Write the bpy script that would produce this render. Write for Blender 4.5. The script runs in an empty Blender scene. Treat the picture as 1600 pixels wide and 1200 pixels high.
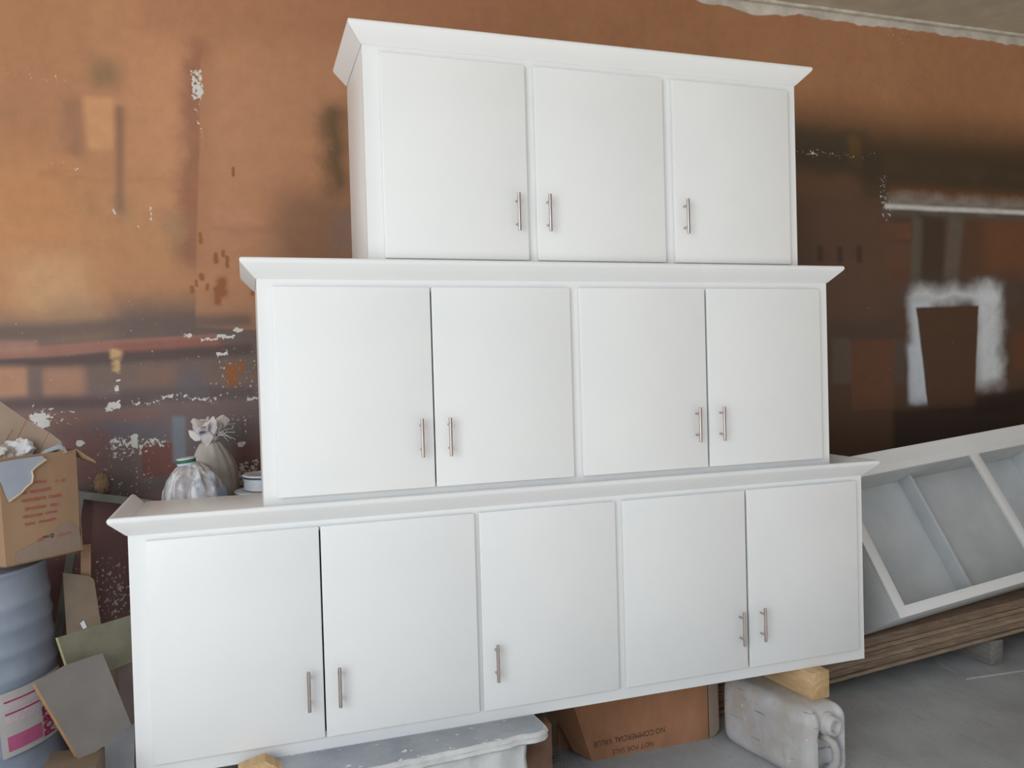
import bpy, bmesh, math, random
import numpy as np
from mathutils import Vector, Matrix, noise

random.seed(7)
scene = bpy.context.scene
col = scene.collection

# ------------------------------------------------------------------ camera
F_PX = 1268.86
CAM = np.array([0.4502, -2.8322, 1.4561])
FW = np.array([0.31119258, 0.95013642, -0.01999896])
RT = np.array([0.94979172, -0.31166111, -0.02762317])
UP = np.array([0.03247868, 0.01039873, 0.99941833])
cam_data = bpy.data.cameras.new('camera')
cam_data.sensor_fit = 'HORIZONTAL'
cam_data.sensor_width = 36.0
cam_data.lens = 36.0 * F_PX / 1600.0
cam_data.clip_start = 0.02
cam_ob = bpy.data.objects.new('camera', cam_data)
col.objects.link(cam_ob)
cam_ob.matrix_world = Matrix(((RT[0], UP[0], -FW[0], CAM[0]), (RT[1], UP[1], -FW[1], CAM[1]),
                              (RT[2], UP[2], -FW[2], CAM[2]), (0, 0, 0, 1)))
scene.camera = cam_ob


def ray(u, v):
    return FW * F_PX + RT * (u - 800) - UP * (v - 600)


def at(u, v, y=None, z=None):
    """photo pixel -> point on the plane y=... or z=..."""
    d = ray(u, v)
    t = (y - CAM[1]) / d[1] if y is not None else (z - CAM[2]) / d[2]
    return Vector(CAM + d * t)


def on_plane(u, v, p0, n):
    d = Vector(ray(u, v)); c = Vector(CAM)
    t = (Vector(p0) - c).dot(n) / d.dot(n)
    return c + d * t


# ------------------------------------------------------------------ light
world = bpy.data.worlds.new('world'); scene.world = world
world.use_nodes = True
bg = world.node_tree.nodes['Background']
bg.inputs[0].default_value = (0.74, 0.87, 1.0, 1)
bg.inputs[1].default_value = 0.64


def area(name, loc, target, sx, sy, power, color, spread=180):
    l = bpy.data.lights.new(name, 'AREA'); l.shape = 'RECTANGLE'
    l.size = sx; l.size_y = sy; l.energy = power; l.color = color
    l.spread = math.radians(spread)
    o = bpy.data.objects.new(name, l); col.objects.link(o)
    o.location = loc
    o.rotation_euler = (Vector(target) - Vector(loc)).to_track_quat('-Z', 'Y').to_euler()
    return o


# daylight that comes in through the workshop's wide open entrance, front left
area('entrance_left_offscreen', (-2.6, -4.2, 2.1), (0.7, 0.4, 1.2), 3.2, 2.6, 150, (0.93, 0.97, 1.0))
# the sun on the yard outside; it reaches the floor behind the camera only
sun_d = bpy.data.lights.new('sun_offscreen', 'SUN'); sun_d.energy = 6.0; sun_d.angle = math.radians(1.0); sun_d.color = (1.0, 0.92, 0.80)
sun_o = bpy.data.objects.new('sun_offscreen', sun_d); col.objects.link(sun_o)
sun_o.rotation_euler = Vector((0.30, 0.18, -1.0)).to_track_quat('-Z', 'Y').to_euler()

vs = scene.view_settings
vs.view_transform = 'Standard'; vs.look = 'None'
vs.exposure = -0.13; vs.gamma = 1.0; vs.use_curve_mapping = False

FLOOR = -0.25
WALL = 1.13
CEIL = 3.49


# ------------------------------------------------------------------ materials
def lin(c):
    out = []
    for v in c[:3]:
        v /= 255.0
        out.append(v / 12.92 if v <= 0.04045 else ((v + 0.055) / 1.055) ** 2.4)
    return (out[0], out[1], out[2], 1.0)


class NT:
    def __init__(self, name, rough=0.6, metallic=0.0, spec=0.5):
        self.m = bpy.data.materials.new(name); self.m.use_nodes = True
        self.t = self.m.node_tree
        self.b = self.t.nodes['Principled BSDF']
        self.b.inputs['Roughness'].default_value = rough
        self.b.inputs['Metallic'].default_value = metallic
        self.b.inputs['Specular IOR Level'].default_value = spec

    def n(self, kind, **kw):
        nd = self.t.nodes.new(kind)
        for k, v in kw.items():
            setattr(nd, k, v)
        return nd

    def link(self, a, b):
        self.t.links.new(a, b)

    def coord(self, scale=(1, 1, 1), kind='Object', rot=(0, 0, 0)):
        tc = self.n('ShaderNodeTexCoord'); mp = self.n('ShaderNodeMapping')
        mp.inputs['Scale'].default_value = scale; mp.inputs['Rotation'].default_value = rot
        self.link(tc.outputs[kind], mp.inputs[0]); return mp.outputs[0]

    def noise(self, vec, scale, detail=4, rough=0.55, dist=0.0):
        nd = self.n('ShaderNodeTexNoise')
        nd.inputs['Scale'].default_value = scale; nd.inputs['Detail'].default_value = detail
        nd.inputs['Roughness'].default_value = rough; nd.inputs['Distortion'].default_value = dist
        self.link(vec, nd.inputs['Vector']); return nd.outputs['Fac']

    def ramp(self, fac, stops):
        r = self.n('ShaderNodeValToRGB'); e = r.color_ramp.elements
        while len(e) < len(stops): e.new(0.5)
        for i, (p, c) in enumerate(stops):
            e[i].position = p; e[i].color = c if len(c) == 4 else lin(c)
        self.link(fac, r.inputs[0]); return r.outputs[0]

    def mix(self, fac, a, b, blend='MIX'):
        x = self.n('ShaderNodeMix', data_type='RGBA', blend_type=blend)
        for sock, v in ((x.inputs[0], fac), (x.inputs[6], a), (x.inputs[7], b)):
            if isinstance(v, (int, float)): sock.default_value = v
            elif isinstance(v, tuple): sock.default_value = v if len(v) == 4 else lin(v)
            else: self.link(v, sock)
        return x.outputs[2]

    def math(self, op, a, b=None, clamp=False):
        x = self.n('ShaderNodeMath', operation=op); x.use_clamp = clamp
        for i, v in enumerate((a, b)):
            if v is None: continue
            if isinstance(v, (int, float)): x.inputs[i].default_value = v
            else: self.link(v, x.inputs[i])
        return x.outputs[0]

    def maprange(self, v, a, b, c=0, d=1, smooth=True):
        x = self.n('ShaderNodeMapRange'); x.interpolation_type = 'SMOOTHSTEP' if smooth else 'LINEAR'
        self.link(v, x.inputs[0])
        for i, q in enumerate((a, b, c, d)): x.inputs[i + 1].default_value = q
        return x.outputs[0]

    def color(self, c):
        if isinstance(c, tuple): self.b.inputs['Base Color'].default_value = c if len(c) == 4 else lin(c)
        else: self.link(c, self.b.inputs['Base Color'])

    def bump(self, h, strength=0.3, dist=0.01):
        x = self.n('ShaderNodeBump'); x.inputs['Strength'].default_value = strength
        x.inputs['Distance'].default_value = dist
        self.link(h, x.inputs['Height']); self.link(x.outputs[0], self.b.inputs['Normal'])


def mat_mottled(name, c1, c2, scale=6, rough=0.7, bump=0.15, bscale=60, stretch=(1, 1, 1), spec=0.4, specks=None, metallic=0.0):
    m = NT(name, rough, metallic, spec); v = m.coord(stretch)
    f = m.noise(v, scale, 6, 0.6)
    c = m.ramp(f, [(0.3, c1), (0.7, c2)])
    if specks:
        sp = m.noise(v, specks[1], 3, 0.6)
        c = m.mix(m.maprange(sp, specks[2], specks[2] + 0.03), c, specks[0])
    m.color(c)
    m.bump(m.noise(v, bscale, 5), bump, 0.004)
    return m.m


def mat_wood(name, c1, c2, axis='x', rough=0.65, scale=9, spec=0.3):
    st = {'x': (0.6, 9, 9), 'y': (9, 0.6, 9), 'z': (9, 9, 0.6)}[axis]
    m = NT(name, rough, 0, spec); v = m.coord(st)
    f = m.noise(v, scale * 0.5, 7, 0.62, 0.6)
    g = m.noise(m.coord((2, 2, 2)), 3, 4)
    c = m.ramp(f, [(0.25, c1), (0.5, tuple((a + b) / 2 for a, b in zip(c1, c2))), (0.75, c2)])
    c = m.mix(m.maprange(g, 0.4, 0.75, 0, 0.35), c, c1)
    m.color(c); m.bump(f, 0.25, 0.003)
    return m.m


M = {}


def make_materials():
    m = NT('white_paint', 0.38, 0, 0.45); v = m.coord()
    m.color(m.ramp(m.noise(v, 2.5, 3), [(0.3, (233, 234, 234)), (0.7, (238, 238, 237))]))
    m.bump(m.noise(v, 140, 2), 0.02, 0.002)
    M['white'] = m.m
    m = NT('primer_paint', 0.5, 0, 0.35); v = m.coord((1, 1, 1))
    m.color(m.ramp(m.noise(v, 5, 4), [(0.3, (206, 210, 212)), (0.7, (222, 224, 225))]))
    M['primer'] = m.m
    m = NT('brushed_steel', 0.27, 1.0, 0.5); v = m.coord((40, 40, 2))
    m.color(m.ramp(m.noise(v, 8, 3), [(0.3, (176, 164, 160)), (0.7, (205, 194, 188))]))
    M['steel'] = m.m
    M['wood_block'] = mat_wood('raw_wood', (178, 143, 103), (234, 202, 154), 'y')
    M['board_old'] = mat_wood('weathered_board', (112, 92, 76), (183, 157, 132), 'x', scale=26)
    M['board_old2'] = mat_wood('weathered_plywood', (128, 111, 91), (202, 178, 152), 'x', scale=26)
    M['board_gap_shade'] = mat_wood('gap_shade_board', (58, 46, 39), (96, 80, 67), 'x', scale=26)  # near-black tone puts the shade of the stack's gaps into the colour
    M['grey_wood'] = mat_wood('grey_wood', (113, 108, 101), (161, 156, 150), 'y')
    M['card'] = mat_mottled('cardboard', (152, 122, 98), (174, 142, 114), 4, 0.85, 0.12, 30, (1, 1, 0.4), 0.15)
    M['card_light'] = mat_mottled('cardboard_pale', (140, 121, 106), (160, 140, 124), 4, 0.85, 0.12, 30, (1, 1, 0.4), 0.15)
    M['card_brown'] = mat_mottled('cardboard_brown', (152, 109, 79), (187, 135, 104), 5, 0.85, 0.15, 30, (1, 1, 0.5), 0.15)
    M['mdf'] = mat_mottled('mdf_face', (118, 112, 108), (134, 128, 124), 5, 0.7, 0.05, 80, spec=0.25, specks=((225, 222, 215), 26, 0.76))
    M['mdf_edge'] = mat_mottled('mdf_edge', (142, 108, 72), (168, 130, 90), 14, 0.8, 0.2, 120)
    M['olive'] = mat_mottled('olive_board', (97, 94, 75), (127, 123, 107), 5, 0.6, 0.1, 40, spec=0.3, specks=((210, 208, 196), 30, 0.74))
    M['olive_edge'] = mat_mottled('olive_edge', (142, 136, 96), (166, 158, 116), 14, 0.8, 0.2, 120)
    M['tan_board'] = mat_mottled('tan_board', (108, 93, 78), (132, 114, 96), 5, 0.75, 0.05, 60)
    M['pink_board'] = mat_mottled('pinkish_board', (118, 102, 96), (136, 120, 112), 5, 0.75, 0.05, 60)
    M['paper'] = mat_mottled('white_paper', (196, 198, 204), (226, 226, 228), 4, 0.8, 0.2, 18)
    M['blue_paper'] = mat_mottled('torn_blue_grey_paper', (160, 168, 182), (186, 192, 202), 3, 0.8, 0.15, 14)
    M['torn_edge'] = mat_mottled('torn_fibre', (196, 178, 150), (214, 198, 172), 20, 0.9, 0.3, 100)
    M['red_print'] = mat_mottled('red_print', (164, 92, 82), (176, 114, 98), 40, 0.8, 0.0)
    M['dark_print'] = mat_mottled('dark_print', (70, 40, 36), (96, 52, 46), 30, 0.8, 0.0)
    M['black_print'] = mat_mottled('black_print', (70, 54, 46), (92, 70, 58), 60, 0.8, 0.0)
    M['faint_print'] = mat_mottled('faint_print', (92, 74, 64), (108, 86, 72), 60, 0.8, 0.0)
    M['pink_print'] = mat_mottled('pink_print', (196, 96, 138), (212, 112, 152), 12, 0.75, 0.0)
    M['pale_pink'] = mat_mottled('pale_pink_print', (206, 186, 192), (222, 206, 210), 90, 0.75, 0.0)
    M['magenta'] = mat_mottled('magenta_print', (172, 40, 92), (186, 52, 104), 20, 0.75, 0.0)
    M['bag_paper'] = mat_mottled('cement_bag_paper', (196, 190, 188), (216, 210, 206), 5, 0.75, 0.1, 20)
    M['drum'] = mat_mottled('drum_grey_blue', (144, 155, 173), (180, 189, 205), 3, 0.42, 0.06, 30, spec=0.5, specks=((192, 192, 190), 22, 0.75))
    M['canplastic'] = mat_mottled('dirty_jerrycan', (166, 158, 151), (211, 209, 206), 6, 0.55, 0.15, 30, specks=((214, 212, 206), 30, 0.68))
    M['can_side'] = None
    M['plaster'] = mat_mottled('crusted_plaster', (150, 156, 166), (184, 188, 194), 5, 0.85, 0.5, 40, specks=((228, 228, 226), 34, 0.66))
    M['plaster_white'] = mat_mottled('white_crust', (196, 196, 196), (226, 226, 224), 9, 0.85, 0.6, 45)
    M['brick'] = mat_mottled('brown_brick', (95, 70, 57), (128, 97, 79), 9, 0.9, 0.4, 40)
    M['straw'] = mat_mottled('dry_straw', (104, 90, 74), (146, 130, 108), 12, 0.9, 0.1)
    M['mud'] = mat_mottled('mud_nest', (134, 106, 82), (178, 148, 118), 26, 0.95, 0.8, 70)
    M['cloth'] = mat_mottled('grubby_cloth', (168, 160, 152), (206, 200, 194), 7, 0.85, 0.35, 35)
    M['cloth_tie'] = mat_mottled('white_tie', (196, 188, 186), (228, 222, 220), 12, 0.8, 0.3, 45)
    M['green'] = mat_mottled('green_band', (44, 104, 78), (62, 122, 92), 14, 0.6, 0.0)
    M['blue_mark'] = mat_mottled('blue_mark', (52, 60, 120), (72, 80, 140), 14, 0.6, 0.0)
    M['rust_mark'] = mat_mottled('rust_mark', (170, 92, 72), (186, 110, 90), 14, 0.6, 0.0)
    M['can_white'] = mat_mottled('white_tin', (190, 196, 206), (222, 226, 232), 8, 0.5, 0.2, 30)
    M['rim_dark'] = mat_mottled('tin_rim_dark', (70, 74, 92), (96, 100, 118), 12, 0.5, 0.0)
    M['frame_steel'] = mat_mottled('grey_frame', (128, 130, 124), (158, 158, 150), 10, 0.6, 0.15, 50)
    M['ceil'] = mat_mottled('ceiling_concrete', (183, 175, 157), (214, 208, 189), 3, 0.9, 0.2, 30)
    M['trimplaster'] = mat_mottled('plaster_strip', (193, 186, 172), (231, 224, 213), 10, 0.9, 0.5, 45)
    M['plainwall'] = mat_mottled('side_wall', (140, 112, 88), (156, 126, 100), 2, 0.9, 0.2, 30)

    # smeared plastic jug
    m = NT('smeared_plastic', 0.35, 0, 0.5); v = m.coord((1, 1, 0.35))
    f = m.noise(v, 22, 5, 0.6, 0.8)
    c = m.ramp(f, [(0.30, (150, 142, 144)), (0.48, (178, 174, 176)), (0.60, (226, 228, 234)), (0.72, (196, 196, 202))])
    g = m.noise(v, 13, 3)
    c = m.mix(m.maprange(g, 0.6, 0.68, 0, 0.7), c, (150, 172, 206))
    m.color(c); m.bump(f, 0.3, 0.006); M['jug'] = m.m

    # jerrycan: greyish plastic, tan paint smears, scratches
    m = NT('jerrycan_plastic', 0.5, 0, 0.4); v = m.coord()
    f = m.noise(v, 5, 6, 0.6)
    c = m.ramp(f, [(0.3, (188, 178, 168)), (0.5, (204, 201, 200)), (0.72, (218, 222, 230))])
    w = m.noise(m.coord((9, 9, 2.2), rot=(0.5, 0, 0)), 4, 4)
    c = m.mix(m.maprange(w, 0.58, 0.70, 0, 0.5), c, (200, 170, 140))
    s = m.noise(m.coord((2, 2.5, 40), rot=(0.55, 0, 0)), 3.0, 2)
    c = m.mix(m.maprange(s, 0.69, 0.71, 0, 0.7), c, (104, 98, 96))
    k = m.noise(v, 34, 2)
    c = m.mix(m.maprange(k, 0.70, 0.74), c, (218, 216, 212))
    m.color(c); m.bump(m.noise(v, 40, 4), 0.15, 0.004); M['jerrycan'] = m.m

    # concrete floor
    m = NT('concrete_floor', 0.75, 0, 0.35); v = m.coord()
    f = m.noise(v, 2.2, 8, 0.62)
    c = m.ramp(f, [(0.25, (164, 166, 166)), (0.5, (188, 190, 191)), (0.75, (206, 208, 210))])
    g = m.noise(m.coord((3, 0.6, 1), rot=(0, 0, 0.7)), 9, 4)
    c = m.mix(m.maprange(g, 0.62, 0.72, 0, 0.35), c, (176, 174, 170))
    k = m.noise(v, 70, 3)
    c = m.mix(m.maprange(k, 0.66, 0.74, 0, 0.5), c, (96, 92, 88))
    for rot_, sc_ in ((0.5, 5.0), (-0.9, 7.0), (1.35, 6.0)):
        sk = m.noise(m.coord((14, 0.7, 1), rot=(0, 0, rot_)), sc_, 3, 0.6)
        c = m.mix(m.maprange(sk, 0.66, 0.69, 0, 0.35), c, (118, 114, 110))
    st_ = m.noise(v, 0.9, 5, 0.6, 0.5)
    c = m.mix(m.maprange(st_, 0.5, 0.7, 0, 0.4), c, (136, 134, 130))
    m.color(c); m.bump(m.noise(v, 45, 6), 0.25, 0.004); M['floor'] = m.m


make_materials()


# ------------------------------------------------------------------ geometry helpers
def bm_box(bm, x0, x1, y0, y1, z0, z1, mx=None, bevel=0.0, seg=2):
    vs_ = [bm.verts.new(c) for c in ((x0, y0, z0), (x1, y0, z0), (x1, y1, z0), (x0, y1, z0),
                                     (x0, y0, z1), (x1, y0, z1), (x1, y1, z1), (x0, y1, z1))]
    fs = [bm.faces.new([vs_[i] for i in q]) for q in ((0, 3, 2, 1), (4, 5, 6, 7), (0, 1, 5, 4), (1, 2, 6, 5), (2, 3, 7, 6), (3, 0, 4, 7))]
    if bevel > 0:
        es = list({e for f in fs for e in f.edges})
        r = bmesh.ops.bevel(bm, geom=es, offset=bevel, segments=seg, profile=0.5, affect='EDGES')
        vs_ = list({v for f in r['faces'] for v in f.verts} | {v for v in vs_ if v.is_valid})
    if mx is not None:
        bmesh.ops.transform(bm, matrix=mx, verts=vs_)
    return vs_


def bm_prism(bm, pts, thick):
    """pts: planar polygon (Vectors); thick: extrusion Vector"""
    a = [bm.verts.new(p) for p in pts]; b = [bm.verts.new(Vector(p) + thick) for p in pts]
    bm.faces.new(a); bm.faces.new(b[::-1])
    n = len(a)
    for i in range(n):
        bm.faces.new((a[i], b[i], b[(i + 1) % n], a[(i + 1) % n]))
    return a + b


def bm_tube(bm, path, radii, seg=12, caps=True):
    rings = []
    n = len(path); path = [Vector(p) for p in path]
    if isinstance(radii, (int, float)): radii = [radii] * n
    for i, p in enumerate(path):
        d = (path[min(i + 1, n - 1)] - path[max(i - 1, 0)]).normalized()
        a = d.orthogonal().normalized() if i == 0 else (A - d * A.dot(d)).normalized()
        A = a; b = d.cross(a)
        rings.append([bm.verts.new(p + (a * math.cos(t) + b * math.sin(t)) * radii[i]) for t in (2 * math.pi * k / seg for k in range(seg))])
    for r0, r1 in zip(rings, rings[1:]):
        for k in range(seg):
            bm.faces.new((r0[k], r0[(k + 1) % seg], r1[(k + 1) % seg], r1[k]))
    if caps:
        bm.faces.new(rings[0][::-1]); bm.faces.new(rings[-1])


def bm_lathe(bm, prof, center, seg=40, fn=None):
    rings = []
    for r, z in prof:
        ring = []
        for k in range(seg):
            t = 2 * math.pi * k / seg
            rr, zz, ox, oy = (r, z, 0, 0) if fn is None else fn(r, z, t)
            ring.append(bm.verts.new((center[0] + rr * math.cos(t) + ox, center[1] + rr * math.sin(t) + oy, center[2] + zz)))
        rings.append(ring)
    for r0, r1 in zip(rings, rings[1:]):
        for k in range(seg):
            bm.faces.new((r0[k], r0[(k + 1) % seg], r1[(k + 1) % seg], r1[k]))
    bm.faces.new(rings[0][::-1]); bm.faces.new(rings[-1])


def root_loc(o):
    while o.parent is not None: o = o.parent
    return o.location


def obj(name, bm, mat, parent=None, smooth=None, origin=None):
    """links a bmesh given in world coordinates as one mesh object"""
    bmesh.ops.recalc_face_normals(bm, faces=bm.faces)
    me = bpy.data.meshes.new(name)
    off = Vector(root_loc(parent)) if parent is not None else (Vector(origin) if origin is not None else Vector((0, 0, 0)))
    bmesh.ops.translate(bm, verts=bm.verts, vec=-off)
    bm.to_mesh(me); bm.free()
    mats = mat if isinstance(mat, (list, tuple)) else [mat]
    for m_ in mats: me.materials.append(m_)
    if smooth is not None:
        for p in me.polygons: p.use_smooth = True
        if smooth < 180: me.set_sharp_from_angle(angle=math.radians(smooth))
    o = bpy.data.objects.new(name, me); col.objects.link(o)
    if parent is not None: o.parent = parent
    elif origin is not None: o.location = origin
    return o


def tag(o, label, cat, group=None):
    o['label'] = label; o['category'] = cat
    if group: o['group'] = group
    return o


def thing(name, loc, label, cat, group=None):
    o = bpy.data.objects.new(name, None); o.empty_display_size = 0.1
    col.objects.link(o); o.location = loc
    return tag(o, label, cat, group)


def struct(name, bm, mat):
    o = obj(name, bm, mat); o['kind'] = 'structure'; return o


def box_obj(name, b, mat, parent=None, bevel=0.0, smooth=None, mx=None, origin=None):
    bm = bmesh.new(); bm_box(bm, *b, bevel=bevel, mx=mx)
    return obj(name, bm, mat, parent, smooth if smooth is not None else (40 if bevel else None), origin)


def text_mesh(body, size, bold=0.0):
    c = bpy.data.curves.new('lettering', 'FONT'); c.body = body; c.size = size
    c.align_x = 'CENTER'; c.align_y = 'CENTER'; c.resolution_u = 3; c.offset = bold * size
    o = bpy.data.objects.new('lettering', c); col.objects.link(o)
    bpy.context.view_layer.update()
    dg = bpy.context.evaluated_depsgraph_get()
    me = bpy.data.meshes.new_from_object(o.evaluated_get(dg))
    bpy.data.objects.remove(o); bpy.data.curves.remove(c)
    bm = bmesh.new(); bm.from_mesh(me); bpy.data.meshes.remove(me)
    return bm


# ------------------------------------------------------------------ the painted back wall
def softbox_group():
    g = bpy.data.node_groups.new('soft_box', 'ShaderNodeTree')
    I = g.interface
    for nm, tp in (('P', 'NodeSocketVector'), ('Prev', 'NodeSocketVector'), ('C', 'NodeSocketVector'), ('HX', 'NodeSocketFloat'), ('HZ', 'NodeSocketFloat'),
                   ('Rot', 'NodeSocketFloat'), ('Soft', 'NodeSocketFloat'), ('Taper', 'NodeSocketFloat'), ('Str', 'NodeSocketFloat')):
        I.new_socket(nm, in_out='INPUT', socket_type=tp)
    I.new_socket('Fac', in_out='OUTPUT', socket_type='NodeSocketFloat')
    N = g.nodes; L = g.links
    gi = N.new('NodeGroupInput'); go = N.new('NodeGroupOutput')
    sub = N.new('ShaderNodeVectorMath'); sub.operation = 'SUBTRACT'
    # the layer below feeds in with a vanishing weight, so that the layers are evaluated one after another
    ma = N.new('ShaderNodeVectorMath'); ma.operation = 'MULTIPLY_ADD'
    L.new(gi.outputs['Prev'], ma.inputs[0]); ma.inputs[1].default_value = (1e-7, 1e-7, 1e-7); L.new(gi.outputs['P'], ma.inputs[2])
    L.new(ma.outputs[0], sub.inputs[0]); L.new(gi.outputs['C'], sub.inputs[1])
    rot = N.new('ShaderNodeVectorRotate'); rot.rotation_type = 'Y_AXIS'
    L.new(sub.outputs[0], rot.inputs['Vector']); L.new(gi.outputs['Rot'], rot.inputs['Angle'])
    sep = N.new('ShaderNodeSeparateXYZ'); L.new(rot.outputs[0], sep.inputs[0])

    def mt(op, a, b=None):
        x = N.new('ShaderNodeMath'); x.operation = op
        for i, v in enumerate((a, b)):
            if v is None: continue
            if isinstance(v, (int, float)): x.inputs[i].default_value = v
            else: L.new(v, x.inputs[i])
        return x.outputs[0]
    hx = mt('ADD', gi.outputs['HX'], mt('MULTIPLY', sep.outputs['Z'], gi.outputs['Taper']))
    dx = mt('SUBTRACT', mt('ABSOLUTE', sep.outputs['X']), hx)
    dz = mt('SUBTRACT', mt('ABSOLUTE', sep.outputs['Z']), gi.outputs['HZ'])
    # soft union: product of the two edge falloffs
    def edge(d):
        mr = N.new('ShaderNodeMapRange'); mr.interpolation_type = 'SMOOTHSTEP'
        L.new(d, mr.inputs[0]); L.new(gi.outputs['Soft'], mr.inputs[1]); L.new(mt('MULTIPLY', gi.outputs['Soft'], -1.0), mr.inputs[2])
        mr.inputs[3].default_value = 0; mr.inputs[4].default_value = 1
        return mr.outputs[0]
    f = mt('MULTIPLY', mt('MULTIPLY', edge(dx), edge(dz)), gi.outputs['Str'])
    L.new(f, go.inputs['Fac'])
    return g


WALL_GAIN = 1.28   # overall albedo scale of the wall paint


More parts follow.
